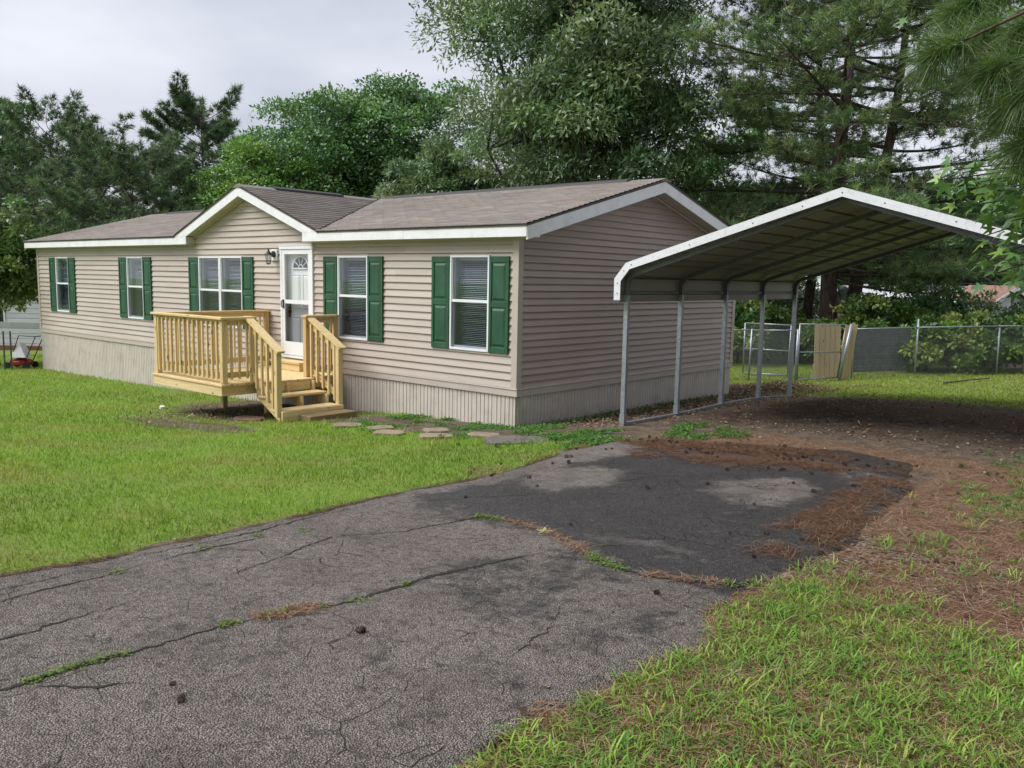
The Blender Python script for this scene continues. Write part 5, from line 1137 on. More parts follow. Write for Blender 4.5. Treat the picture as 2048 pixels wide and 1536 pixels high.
# behind the house
decid('broadleaf_tree','huge grey green willow oak rising behind the middle of the house',pxy(1150,28),16.2,4.75,0.8,210,105000,0.215,0.072,P_OAK,21,sup=2.3,droop=0.35,rc=(0.17,0.29),trunk_r=0.34,inner=0.50)
decid('broadleaf_tree','oak crown bulging left of the huge oak above the ridge',pxy(915,30),8.4,2.6,1.0,90,30000,0.21,0.068,P_OAK,22,droop=0.35,rc=(0.16,0.27),trunk_r=0.2)
decid('broadleaf_tree','bright green rounded tree just behind the small front gable',pxy(500,35),8.9,3.1,0.0,230,66000,0.155,0.090,P_BRI,23,droop=0.15,rc=(0.20,0.33),trunk_r=0.2)
decid('broadleaf_tree','mid green bushy tree right of the bright green one',pxy(650,38),10.7,3.9,0.2,260,78000,0.17,0.10,P_MID,24,droop=0.15,rc=(0.19,0.31),trunk_r=0.24)
decid('broadleaf_tree','dark green tree tucked against the left side of the huge oak',pxy(800,39),12.1,3.4,0.2,240,72000,0.175,0.105,P_MID,29,droop=0.2,rc=(0.19,0.31),trunk_r=0.26)
decid('broadleaf_tree','low green tree filling the gap between the oak and the tall pines',pxy(1425,36),8.8,2.6,0.3,100,20000,0.21,0.12,P_MID,26,droop=0.2,rc=(0.16,0.27),trunk_r=0.2)
decid('broadleaf_tree','pale green tree top at the far left edge of the skyline',pxy(10,50),14.0,2.4,3.0,90,22000,0.26,0.15,P_MID,27,rc=(0.14,0.22),trunk_r=0.25)
decid('broadleaf_tree','small leafy tree in front of the white house at the left edge',pxy(-8,24.5),5.1,1.65,0.7,110,17000,0.15,0.085,[(0.150,0.245,0.085),(0.215,0.300,0.105),(0.110,0.190,0.070)],28,rc=(0.16,0.26),trunk_r=0.07)
# left pines
pine('pine_tree','tall open topped pine second from the left edge',pxy(120,45),10.6,3.1,3.4,52,31,P_PIN,18,0.34,0.036,tpb=27)
pine('pine_tree','broad dark pine above the left part of the roof',pxy(278,33),7.0,3.2,0.4,60,32,P_PIN,20,0.27,0.029,tpb=31)
pine('pine_tree','tallest left pine with a feathery rounded top',pxy(410,50),12.2,3.2,2.0,60,33,P_PIN,18,0.36,0.042,tpb=36)
pine('pine_tree','dark pine low behind the left end of the roof',pxy(50,40),7.0,3.0,0.4,46,34,P_PIN,18,0.32,0.034,tpb=25)
pine('pine_tree','dark pine filling the space between the two tall left pines',pxy(205,52),9.8,3.6,1.0,50,35,P_PIN,18,0.36,0.040,tpb=25)
# right pines
pine('pine_tree','big pine with straight trunk behind the carport peak',pxy(1662,25.5),17.0,5.0,2.2,74,41,P_PIR,21,0.26,0.021,trunk_r=0.27,tpb=41,low=0.16,extra=((2.9,-0.3,3.4),(3.6,-1.2,3.0),(2.6,0.5,4.2),(3.3,2.6,3.8),(4.6,3.4,4.3),(4.2,-0.9,3.3),(3.9,3.0,4.6),(5.4,2.8,4.8),(6.4,3.5,4.6)))
pine('pine_tree','pine leaning right beside the big straight pine',pxy(1702,27.5),15.5,4.7,2.6,60,42,P_PIR,21,0.26,0.021,trunk_r=0.25,lean=(1.3,1.0),tpb=36,low=0.14,extra=((2.8,0.1,4.0),(3.5,0.7,4.4),(4.4,0.4,3.8)))
pine('pine_tree','slimmer pine standing left of the two big right hand pines',pxy(1617,29),15.0,4.4,2.6,54,43,P_PIR,20,0.26,0.022,trunk_r=0.19,tpb=27,low=0.12)
# right background
for q,(px,D,H,R,lb) in enumerate([(1790,44,8.0,3.0,'green tree behind the pale metal roof'),(1930,46,9.0,3.2,'green tree above the small red roof at right'),(2080,40,9.0,3.3,'green tree at the right edge beyond the neighbours'),(1560,44,8.0,3.0,'green tree low between the pine trunks')]):
    decid('broadleaf_tree',lb,pxy(px,D),H,R,0.3,70,8000,0.36,0.20,P_MID,50+q,rc=(0.18,0.28),trunk_r=0.2,group='trees beyond the back fence')
def bush(label,px,D,H,R,seed,n,pal=P_BSH,ll=0.11,lw=0.065,group='bushes along the back fence'):
    return decid('bush',label,pxy(px,D),H,R,-0.15,34,int(n*0.55),ll*1.25,lw*1.25,pal,seed,droop=0.1,rc=(0.26,0.42),trunk_r=0.04,cat='bush',group=group,inner=0.5,crown_name='foliage')
for q,(px,D,H,R,n,lb) in enumerate([(1480,25,1.75,1.3,9000,'dark bush just right of the rear house corner'),(1545,26,1.55,1.2,8000,'bush seen between the two rear carport posts'),(1725,23.6,1.9,1.0,8000,'bright leafy bush right of the pine trunks'),(1790,24,1.75,1.2,9000,'shadowy bush left of the tall fence post'),(1640,24.5,1.25,1.0,6000,'low bush at the feet of the pine trunks')]):
    bush(lb,px,D,H,R,60+q,n)
for q,(px,D,H,R,n,lb) in enumerate([(1768,26,2.5,1.3,9000,'tall leafy bush under the pine boughs left of the pale roof'),(1850,27,2.25,1.2,8000,'rounded bush in front of the pale metal roof'),(1925,27.5,2.5,1.2,8000,'tall bush hiding the end of the pale roof'),(2060,26,2.0,1.0,6000,'bush at the right edge below the small gabled house')]):
    bush(lb,px,D,H,R,80+q,n,pal=P_MID+P_BSH[:2])
for q,(px,D,H,R,n,lb) in enumerate([(1522,31,2.9,1.2,7000,'tall bush left of the pine trunks hiding the white house'),(1590,32,2.9,1.1,7000,'tall bush directly behind the slim pine trunk')]):
    bush(lb,px,D,H,R,90+q,n,pal=P_MID+P_BSH[:2])
for q,(px,H,R,n,lb) in enumerate([(1862,1.42,0.95,11000,'vine covered hump right of the tall fence post'),(1930,1.36,0.95,11000,'vine covered hump in the middle of the right fence'),(1995,1.40,0.95,11000,'vine covered hump behind the second right fence post'),(2062,1.40,1.0,10000,'vine covered hump at the right edge of the fence')]):
    bush(lb,px,21.75,H*1.04,R,70+q,n,group='vines on the right fence')
for q,(x,y,H,R,lb) in enumerate([(13.2,-4.0,13,3.4,'tall unseen tree added right of the driveway nearest the road to shade the end wall'),(13.0,1.0,13,3.6,'tall unseen tree added right of the carport front to shade the end wall'),(15.5,-10.5,14,4.2,'tall unseen tree added right of the camera to shade the end wall'),(17.0,-17.5,15,4.8,'tall unseen tree added behind and right of the camera to shade the end wall')]):
    decid('unseen_shade_tree',lb,(x,y),H,R,2.6,90,6000,0.78,0.52,P_MID,120+q,rc=(0.17,0.26),trunk_r=0.22,group='unseen trees added to shade the end wall')  # unseen trees added to keep sky light off the end wall
# far woodland, one mass
rg=np.random.default_rng(90); n=21000; px=rg.uniform(-500,2600,n); DD=rg.uniform(58,72,n); hh=5.2+3.6*fbm(px*0.012,px*0+3,1.0,3)+1.5*(fbm(px*0.05,px*0,1,5)-.5); zz_=hh*rg.random(n)**0.75
dirs=_fw[None,:]+_r[None,:]*((px-1024)/FPX)[:,None]; Pw=CAM+dirs*DD[:,None]; Pw[:,2]=gz(Pw[:,0],Pw[:,1])+zz_
V,F=leaf_quads(Pw,rdir(rg,n),rdir(rg,n)*0.7+np.array((0,0,0.7)),1.0*rg.uniform(.6,1.3,n),0.6)
o=inst('far_woodland',arr_mesh('far_woodland',V,F,M_LEAF,np.repeat(vary(rg,P_PIN+P_MID[:2],n,0.2),4,0)),None); tag(o,'distant dark woodland closing the view behind the houses','woodland',kind='stuff')

# ------------------------------------------------------------------ overhanging branches at the right
rg=np.random.default_rng(101)
npine=thing('pine_tree','long needled pine whose boughs hang into the top right corner','tree',(9.6,-3.4,g1(9.6,-3.4)))
x0,y0=9.6,-3.4; g0=g1(x0,y0)
MB().tube([(x0,y0,g0-0.2),(x0+.05,y0,g0+2.5),(x0-.05,y0+.1,g0+6),(x0,y0,g0+11)],[0.22,0.19,0.15,0.05],12).build('trunk',M_BARKP,npine,smooth=True)
bm_=MB(); TC=[];TD=[];TL=[]
def bough(a,pix,D,sag=0.25,last=0.17,dens=9):
    e=atD(pix[0],pix[1],D); a=np.array(a); m_=(a+e)/2+np.array((0,0,0.35)); P=bez(a,m_,e,16); bm_.tube(P,np.linspace(0.022,0.0065,16),6,False)
    L_=np.linalg.norm(np.diff(P,axis=0),axis=1).sum(); k=int(last/L_*15)+1
    for q in range(dens):
        s=1-(q/dens)*min(1,last/L_); u=s*15; i0=min(14,int(u)); p=P[i0]+(P[i0+1]-P[i0])*(u-i0); TC.append(p); TD.append(unit(P[i0+1]-P[i0])); TL.append(1.0-0.25*(q/dens))
tops=[(x0-.1,y0,g0+3.6),(x0-.1,y0+.05,g0+4.2),(x0-.05,y0-.1,g0+3.2),(x0-.1,y0-.1,g0+4.6)]
BO=[((1866,112),4.7,0),((1940,90),4.9,1),((1976,150),4.6,0),((1905,35),5.1,3),((2036,70),4.7,1),((2045,190),4.5,2),((1985,-10),5.2,3),((2040,300),4.6,2),((2090,120),4.4,2),((2110,250),4.6,2),((1930,-60),5.3,3),((2050,-70),5.0,3),((2005,215),4.8,2)]
for (pix,D,k) in BO: bough(tops[k],pix,D)
TC=np.array(TC);TD=np.array(TD);TL=np.array(TL); n_=120; C=np.repeat(TC,n_,0); D_=np.repeat(TD,n_,0); LL=np.repeat(TL,n_)
T=unit(D_*0.55+rdir(rg,len(C))*0.90); T[:,2]-=0.12; T=unit(T); ln=0.225*LL*rg.uniform(.7,1.12,len(C))
# two-piece drooping needles
B=unit(np.cross(T,rdir(rg,len(C)))); w=0.0026; mid=C+T*(ln*0.55)[:,None]; T2=unit(T+np.array((0,0,-0.42))); tip=mid+T2*(ln*0.5)[:,None]
V=np.empty((len(C),5,3)); V[:,0]=C-B*w/2; V[:,1]=C+B*w/2; V[:,2]=mid+B*w/2; V[:,3]=mid-B*w/2; V[:,4]=tip
col=vary(rg,[(0.065,0.145,0.036),(0.090,0.185,0.045),(0.130,0.205,0.066),(0.175,0.215,0.105)],len(C),0.2)
b_=np.arange(len(C))*5; F4=np.stack([b_,b_+1,b_+2,b_+3],-1); F3=np.stack([b_+3,b_+2,b_+4,b_+4],-1)
V3=V[:,2:5].copy(); VV=np.vstack([V.reshape(-1,3)])
me=bpy.data.meshes.new('needles'); 
quads=F4; Vq=VV; 
# tips as degenerate-free thin quads: narrow end instead of a point
V6=np.empty((len(C),6,3)); V6[:,:4]=V[:,:4]; V6[:,4]=tip+B*0.0005; V6[:,5]=tip-B*0.0005; b_=np.arange(len(C))*6
FF=np.vstack([np.stack([b_,b_+1,b_+2,b_+3],-1),np.stack([b_+3,b_+2,b_+4,b_+5],-1)])
bm_.build('branches',M_BARKP,npine,smooth=True)
inst('needles',arr_mesh('needles',V6.reshape(-1,3),FF,M_NEEDLE,np.repeat(col,6,0)),npine)
# the rest of that pine's crown, above the frame
mb=MB(); TC=[];TD=[]
for q in range(34):
    z=g0+4.2+6.5*q/34; az=q*2.399; ln_=(2.9-1.9*q/34)*rg.uniform(.7,1.1); a=np.array((x0,y0,z)); e=a+np.array((math.cos(az)*ln_,math.sin(az)*ln_,0.25*ln_)); mb.tube([a,(a+e)/2-np.array((0,0,0.08)),e],[0.04,0.02,0.008],5,False)
    for k in range(14): s=0.3+0.7*k/14; TC.append(a+(e-a)*s+rg.normal(size=3)*0.28); TD.append(unit((e-a)*0.5+rg.normal(size=3)))
mb.build('upper_branches',M_BARKP,npine); TC=np.array(TC);TD=np.array(TD); C=np.repeat(TC,30,0); V,F=needle_tris(C,np.repeat(TD,30,0)*0.5+rdir(rg,len(C))*0.8,0.24*rg.uniform(.7,1.1,len(C)),0.012,rg)
inst('upper_needles',arr_mesh('upper_needles',V,F,M_NEEDLE,np.repeat(vary(rg,P_PIR,len(C),0.2),3,0)),npine)
# sweetgum: star leaves on a branch reaching in from the right
sgum=thing('sweetgum_tree','star leaved tree branch reaching in at the right over the carport end','tree',(9.4,-1.2,g1(9.4,-1.2)))
gx0,gy0=9.4,-1.2; gg=g1(gx0,gy0)
MB().tube([(gx0,gy0,gg-.2),(gx0,gy0,gg+2),(gx0+.1,gy0,gg+4.5),(gx0,gy0+.1,gg+8)],[0.15,0.13,0.09,0.02],10).build('trunk',M_BARKO,sgum,smooth=True)
lobes=[(90,1.0),(90+58,0.92),(90-58,0.92),(90+116,0.66),(90-116,0.66)]
def star(fold,col,seed):
    rg_=np.random.default_rng(seed); pts=[(0,-0.12)]
    an=[-116,-58,0,58,116]; ln_=[0.62,0.90,1.0,0.90,0.62]; ring=[]
    for k,(a,l) in enumerate(zip(an,ln_)):
        l*=rg_.uniform(.92,1.06); a0=math.radians(90-a)
        if k: am=math.radians(90-(an[k]+an[k-1])/2); ring.append((0.34*math.cos(am),0.34*math.sin(am)))
        wv=math.radians(11); ring+= [(0.66*l*math.cos(a0+wv),0.66*l*math.sin(a0+wv)),(l*math.cos(a0),l*math.sin(a0)),(0.66*l*math.cos(a0-wv),0.66*l*math.sin(a0-wv))]
    ring=[(-p,q) for p,q in ring]; ring.append((0.0,-0.10))
    vs=[(0,0.05,0.0)]+[(p,q,-fold*(p*p+0.5*max(0,q)**2)) for p,q in ring]; n=len(ring); fs=[(0,k+1,(k+1)%n+1) for k in range(n)]
    V=np.array(vs); b=len(V); V=np.vstack([V,np.array([(-0.012,-0.1,0.0),(0.012,-0.1,0.0),(0.0,-0.75,-0.10)])]); fs.append((b,b+1,b+2))
    me=arr_mesh('leaf',V,np.array(fs),M_LEAF,np.tile(np.array(col),(len(V),1))); return me
SV=[star(0.25,(0.085,0.190,0.050),1),star(0.40,(0.115,0.240,0.058),2),star(0.12,(0.190,0.330,0.055),3),star(0.3,(0.065,0.150,0.050),4),star(0.5,(0.150,0.265,0.085),5)]
lmb=MB()
def twig(a,b,n=7): P=bez(np.array(a),(np.array(a)+np.array(b))/2+np.array((0,0,0.22)),np.array(b),12); lmb.tube(P,np.linspace(0.020,0.004,12),6,False); return P
TW=[]
for (pix,D) in [((1925,345),5.2),((1890,360),5.4),((1945,410),5.0),((1985,520),5.1),((1965,555),5.3),((2030,440),4.9),((2000,330),5.5),((2040,520),4.9),((2060,380),5.1),((1990,390),5.3),((2025,300),5.5),((2060,470),5.3),((1975,470),5.5),((1850,50),6.4),((1905,25),6.4),((1950,20),6.6),((1910,400),5.6),((1955,365),5.3),((2010,560),5.4),((1990,445),5.0),((2035,350),5.2),((1960,520),5.4),((2015,480),5.2),((1935,380),5.5),((2045,560),5.2),((1900,340),5.6)]:
    e=atD(pix[0],pix[1],D); st_=np.array((gx0,gy0,gg+(2.6 if pix[1]>200 else 4.4)+rg.uniform(-.2,.4))); TW.append(twig(st_,e))
br=lmb.build('branch',M_BARKO,sgum,smooth=True)
SVI=0
for P in TW:
    for k in range(17):
        s=1-0.016*k; u=s*11; i0=min(10,int(u)); p=P[i0]+(P[i0+1]-P[i0])*(u-i0); d=unit(P[i0+1]-P[i0])
        out=unit(d*0.5+rdir(rg,1)[0]*0.9+np.array((0,0,-0.35))); nrm=unit(np.array((0,0,1.0))*0.75+rdir(rg,1)[0]*0.65+unit(CAM-p)*0.25); xx=unit(np.cross(out,nrm)); nn=unit(np.cross(xx,out)); sc=rg.uniform(0.066,0.108)*(1.0-0.15*(k==0))
        q=p+out*sc*0.9+rg.normal(size=3)*0.055
        M=Matrix(((xx[0]*sc,out[0]*sc,nn[0]*sc,q[0]),(xx[1]*sc,out[1]*sc,nn[1]*sc,q[1]),(xx[2]*sc,out[2]*sc,nn[2]*sc,q[2]),(0,0,0,1)))
        inst('leaf',SV[int(rg.choice(5,p=[.3,.28,.12,.2,.1]))],br,M); SVI+=1

# ------------------------------------------------------------------ ground cover
rg=np.random.default_rng(201)
def wedge(n,r0,r1,p,spread=0.80):
    """points round the camera, density falling as r**-p per area"""
    u=rg.random(n); e=2-p; r=(r0**e+(r1**e-r0**e)*u)**(1/e); an=YAW+rg.uniform(-spread,spread,n); return CAM[0]-np.sin(an)*r,CAM[1]+np.cos(an)*r,r
def free(x,y):
    ok=~((x>-L-0.02)&(x<0.03)&(y>-0.03)&(y<W)); return ok
def blades(x,y,z,h,w,lean,col):
    n=len(x); an=rg.uniform(0,2*math.pi,n); a2=rg.uniform(0,2*math.pi,n); V=np.empty((n,3,3)); b=np.c_[np.cos(an),np.sin(an),np.zeros(n)]; base=np.c_[x,y,z]; 
    V[:,0]=base-b*(w/2)[:,None]; V[:,1]=base+b*(w/2)[:,None]; V[:,2]=base+np.c_[np.cos(a2)*lean*h,np.sin(a2)*lean*h,h]; return V.reshape(-1,3),np.arange(3*n).reshape(-1,3),np.repeat(col,3,0)
x,y,r=wedge(430000,1.7,34,1.5); m=masks(x,y); keep=(rg.random(len(x))<m['grass'])&free(x,y)&(m['sd']>0.0); x,y,r=x[keep],y[keep],r[keep]; z=gz(x,y)-0.004
pat=fbm(x,y,0.55,6); dry=0.75*sst(0.50,0.76,fbm(x,y,1.3,7)+0.25*(rg.random(len(x))-0.5)); farstrip=sst(5,8,y)
c=np.array((0.192,0.322,0.042))*((0.55+0.90*pat)*(0.82+0.36*fbm(x,y,2.6,1)))[:,None]; c=c*(1-dry[:,None])+np.array((0.33,0.32,0.09))*dry[:,None]; c=c*(1-0.5*farstrip[:,None])+np.array((0.24,0.25,0.06))*(0.5*farstrip[:,None]); c*=(1+0.22*rg.normal(size=(len(x),1))); c=np.clip(c,0.02,0.6)
h=rg.uniform(0.028,0.060,len(x))*(1+0.25*(r>12)); V,F,cc=blades(x,y,z,h,0.0042*(1+r/7.0),rg.uniform(0.1,1.1,len(x)),c)
tag(inst('lawn_grass',arr_mesh('lawn_grass',V,F,M_GRASS,cc),None),'short bright green lawn grass in front of the house','grass',kind='stuff')
# coarse crabgrass clumps, near right and odd tufts on the straw
def clumps(n,xr,yr,need,hr,bl,name,label,pal,seedz=0,w=0.006,spread_=0.05):
    x=rg.uniform(*xr,n); y=rg.uniform(*yr,n); m=masks(x,y); k=rg.random(n)<need(m,x,y); x,y=x[k],y[k]; nb=bl; n=len(x)
    X=np.repeat(x,nb)+rg.normal(size=n*nb)*spread_*0.6; Y=np.repeat(y,nb)+rg.normal(size=n*nb)*spread_*0.6; N=len(X); an=rg.uniform(0,2*math.pi,N); d=np.c_[np.cos(an),np.sin(an)]; sz=np.repeat(rg.uniform(hr[0],hr[1],n),nb)*rg.uniform(.55,1.15,N)
    sp_=rg.uniform(0.5,1.7,N); Z=gz(X,Y)-0.005; wv=w*rg.uniform(.7,1.3,N); s=np.c_[-d[:,1],d[:,0]]
    def pt(t,lift): q=np.empty((N,3)); q[:,0]=X+d[:,0]*sp_*sz*t; q[:,1]=Y+d[:,1]*sp_*sz*t; q[:,2]=Z+sz*lift; return q
    p0,p1,p2,p3=pt(0,0),pt(0.30,0.52),pt(0.68,0.78),pt(1.05,0.66); sd=np.zeros((N,3)); sd[:,:2]=s*(wv/2)[:,None]
    V=np.stack([p0-sd*.7,p0+sd*.7,p1-sd,p1+sd,p2-sd*.8,p2+sd*.8,p3-sd*.12,p3+sd*.12],1); b=np.arange(N)*8; F=np.vstack([np.stack([b+2*k_,b+2*k_+1,b+2*k_+3,b+2*k_+2],-1) for k_ in range(3)])
    cl=np.repeat(vary(rg,pal,n,0.14),nb,0)*(1+0.16*rg.normal(size=(N,1))); return V.reshape(-1,3),F,np.repeat(np.clip(cl,0.01,0.6),8,0)
P_CRAB=[(0.185,0.315,0.050),(0.240,0.365,0.062),(0.150,0.280,0.050),(0.280,0.345,0.095),(0.125,0.245,0.050)]
near_need=lambda m,x,y: np.clip(m['grass']*(m['sd']>0.01)*1.0+0.06*(m['sd']>0.1)*m['straw'],0,1)*(0.50+0.50*sst(0.40,0.60,fbm(x,y,1.9,3)))
V,F,cc=clumps(5900,(5.95,9.6),(-8.6,-3.0),near_need,(0.04,0.10),12,'a','b',P_CRAB)
V2,F2,cc2=clumps(330,(5.9,8.2),(-4.8,1.2),lambda m,x,y:(m['sd']>0.05)*(0.25+0.75*m['weeds']),(0.05,0.11),13,'a','b',P_CRAB); V=np.vstack([V,V2]); F=np.vstack([F,F2+len(cc)]); cc=np.vstack([cc,cc2])
tag(inst('coarse_grass',arr_mesh('coarse_grass',V,F,M_GRASS,cc),None),'coarse tufted crabgrass growing through pine straw at lower right','grass',kind='stuff')
# clover and low weeds: little leaves held just above the soil
def weedmesh(cx,cy,rr,n,hmax=0.05,ls=0.016,pal=((0.085,0.195,0.045),(0.115,0.235,0.052),(0.065,0.155,0.042)),on_drive=False):
    k=rg.integers(0,len(cx),n); a=rg.uniform(0,2*math.pi,n); q=np.sqrt(rg.random(n))*np.array(rr)[k]; X=np.array(cx)[k]+np.cos(a)*q; Y=np.array(cy)[k]+np.sin(a)*q; Z=(np.maximum(gz(X,Y),0*X-9)+(0.02 if on_drive else 0))+rg.random(n)*hmax*(1.1-q/np.array(rr)[k])
    V,F=leaf_quads(np.c_[X,Y,Z],rdir(rg,n)*np.array((1,1,0.35)),rdir(rg,n)*0.5+np.array((0,0,1)),ls*rg.uniform(.7,1.4,n),ls*0.75); return V,F,np.repeat(vary(rg,pal,n,0.16),4,0)
def join(parts):
    V=[];F=[];Cc=[];b=0
    for v,f,c_ in parts: V.append(v);F.append(f+b);Cc.append(c_);b+=len(v)
    return np.vstack(V),np.vstack(F),np.vstack(Cc)
# crack weeds on the driveway
cA=CPTS[0]; s_=(cA[:,1]<-6.9)&(cA[:,1]>-8.1)&(fbm(cA[:,0],cA[:,1],5.0,2)>0.50); s2=(cA[:,1]>-6.75)&(cA[:,1]<-6.2)&(fbm(cA[:,0],cA[:,1],4,5)>0.5)
cW=CPTS[5]; s3=(cW[:,0]>4.9)&(cW[:,0]<6)&(fbm(cW[:,0],cW[:,1],4,2)>0.50); s4=(cW[:,0]>3.7)&(cW[:,0]<3.95)&(cW[:,1]>-4.85)
px=np.r_[cA[s_,0],cA[s2,0],cW[s3,0],cW[s4,0],[4.55,4.56,5.0,5.06,5.12,4.96,3.05,3.1,3.2,3.15]]; py=np.r_[cA[s_,1],cA[s2,1],cW[s3,1],cW[s4,1],[-6.53,-6.58,-5.10,-5.14,-5.05,-5.02,-6.2,-6.6,-7.2,-5.9]]
rr=np.r_[np.full(s_.sum(),.035),np.full(s2.sum(),.025),np.full(s3.sum(),.05),np.full(s4.sum(),.04),[.07,.06,.10,.09,.10,.08,.05,.05,.05,.05]]
parts=[weedmesh(px,py,rr,4200,0.045,0.014,pal=((0.13,0.22,0.05),(0.17,0.25,0.06),(0.22,0.24,0.08),(0.10,0.18,0.05)),on_drive=True)]
tag(inst('crack_weeds',arr_mesh('crack_weeds',*[join(parts)[k] for k in (0,1)],M_GRASS,join(parts)[2]),None),'small green weeds sprouting along the driveway cracks','weeds',kind='stuff')
# broad weed patches
def patch_pts(n,xr,yr,key,thr=0.35):
    x=rg.uniform(*xr,n);y=rg.uniform(*yr,n);m=masks(x,y);k=(m[key]>thr)&free(x,y)&(m['sd']>0.03); return x[k],y[k]
x1,y1=patch_pts(2600,(-3.2,3.9),(-2.2,1.0),'weeds'); x2,y2=patch_pts(1500,(5.9,9),(-3.0,1.8),'weeds'); 
x3=np.r_[rg.normal(6.28,0.10,60),rg.normal(6.62,0.14,50),rg.normal(6.2,.05,20),rg.normal(7.1,0.1,30)]; y3=np.r_[rg.normal(-7.08,0.10,60),rg.normal(-6.72,0.12,50),rg.normal(-6.75,.05,20),rg.normal(-6.2,0.1,30)]
x4=rg.uniform(0.06,0.55,160); y4=rg.uniform(0,6.6,160)
parts=[weedmesh(x1,y1,np.full(len(x1),.11),17000,0.05,0.032),weedmesh(x2,y2,np.full(len(x2),.10),9000,0.06,0.028),weedmesh(x3,y3,np.full(len(x3),.07),6500,0.05,0.015),weedmesh(x4,y4,np.full(len(x4),.10),3500,0.07,0.03)]
J=join(parts); tag(inst('clover_weeds',arr_mesh('clover_weeds',J[0],J[1],M_GRASS,J[2]),None),'patches of clover and low green weeds on bare soil','weeds',kind='stuff')
# pine straw
def straw(x,y,z,lo=0.10,hi=0.19,w=0.0024):
    n=len(x); an=rg.uniform(0,2*math.pi,n); l=rg.uniform(lo,hi,n); d=np.c_[np.cos(an),np.sin(an),rg.normal(0,0.10,n)]; s=np.c_[-np.sin(an),np.cos(an),np.zeros(n)]*(w/2); c_=np.c_[x,y,z]; bend=np.c_[-np.sin(an),np.cos(an),np.full(n,0.15)]*(rg.normal(0,0.08,n)*l)[:,None]
    a=c_-d*(l/2)[:,None]; b=c_+d*(l/2)[:,None]; m_=c_+bend; V=np.stack([a-s,a+s,b+bend*.6+s,b+bend*.6-s],1); i_=np.arange(n)*4; F=np.stack([i_,i_+1,i_+2,i_+3],-1)
    return V.reshape(-1,3),F,np.repeat(vary(rg,[(0.20,0.110,0.065),(0.14,0.072,0.044),(0.27,0.170,0.110),(0.09,0.045,0.030),(0.33,0.235,0.165)],n,0.15)*1.15,4,0)
x,y,r=wedge(300000,2.2,12,1.2,0.62); m=masks(x,y); k=(rg.random(len(x))<np.clip(m['straw']*0.9+0.035*m['grass']*(x>5.9)+0.05*(x>2.5)*(y<3.5),0,1))&(m['sd']>0.0)&free(x,y); x,y=x[k],y[k]; k=rg.permutation(len(x))[:38000]; x,y=x[k],y[k]
p1=straw(x,y,gz(x,y)+rg.uniform(0.002,0.028,len(x)))
x=rg.uniform(2.3,6.0,60000); y=rg.uniform(-4.3,0,60000); nd=np.clip(blob(x,y,4.25,-1.05,1.15,0.65,2,1.2)+0.8*blob(x,y,2.9,-.95,.55,.3,4,1.2)+0.9*blob(x,y,5.75,-2.3,.3,1.7,4,1.2)+0.7*blob(x,y,3.25,-1.75,.22,.16,3,.6),0,1); sdd=sd_drive(x,y); k=(rg.random(len(x))<(1.0*nd*sst(0.34,0.56,fbm(x,y,4.0,1))+0.35*sst(-0.45,0.0,sdd)*(x>5)*sst(0.42,0.6,fbm(x,y,2.5,6))))&(sdd<0); x,y=x[k],y[k]; p2=straw(x,y,dz(x,y)+rg.uniform(0.004,0.02,len(x))); p2=(p2[0],p2[1],p2[2]*np.array((0.60,0.56,0.52)))
kk=[rg.integers(0,len(cA),500)]; q=CPTS[0][(CPTS[0][:,1]>-7.05)&(CPTS[0][:,1]<-6.75)]; q2=CPTS[5][(CPTS[5][:,0]>4.0)&(CPTS[5][:,0]<4.9)]; q3=np.array([(5.45,-5.12),(5.6,-5.08),(5.75,-5.0),(6.02,-6.85),(6.1,-6.8)]); qa=np.vstack([np.repeat(q,max(1,220//len(q)),0),np.repeat(q2,max(1,300//len(q2)),0),np.repeat(q3,60,0)]); qa=qa+rg.normal(size=qa.shape)*0.035; p3=straw(qa[:,0],qa[:,1],dz(qa[:,0],qa[:,1])+rg.uniform(0.004,0.02,len(qa)),0.06,0.14)
# dark debris line along the left driveway edge
yy=rg.uniform(-9,-0.8,9000); yy=yy[fbm(yy*3,yy*0,1.0,4)>0.46][:3600]; xx=np.interp(yy,DRIVE[:12,1],DRIVE[:12,0])+rg.normal(0,0.04,len(yy)); p4=straw(xx,yy,np.maximum(dz(xx,yy),gz(xx,yy))+rg.uniform(0.0,0.015,len(xx)),0.03,0.10); p4=(p4[0],p4[1],p4[2]*0.40)
J=join([p1,p2,p3,p4]); tag(inst('pine_straw',arr_mesh('pine_straw',J[0],J[1],M_LITTER,J[2]),None),'rusty brown fallen pine needles strewn over soil and asphalt','pine straw',kind='stuff')
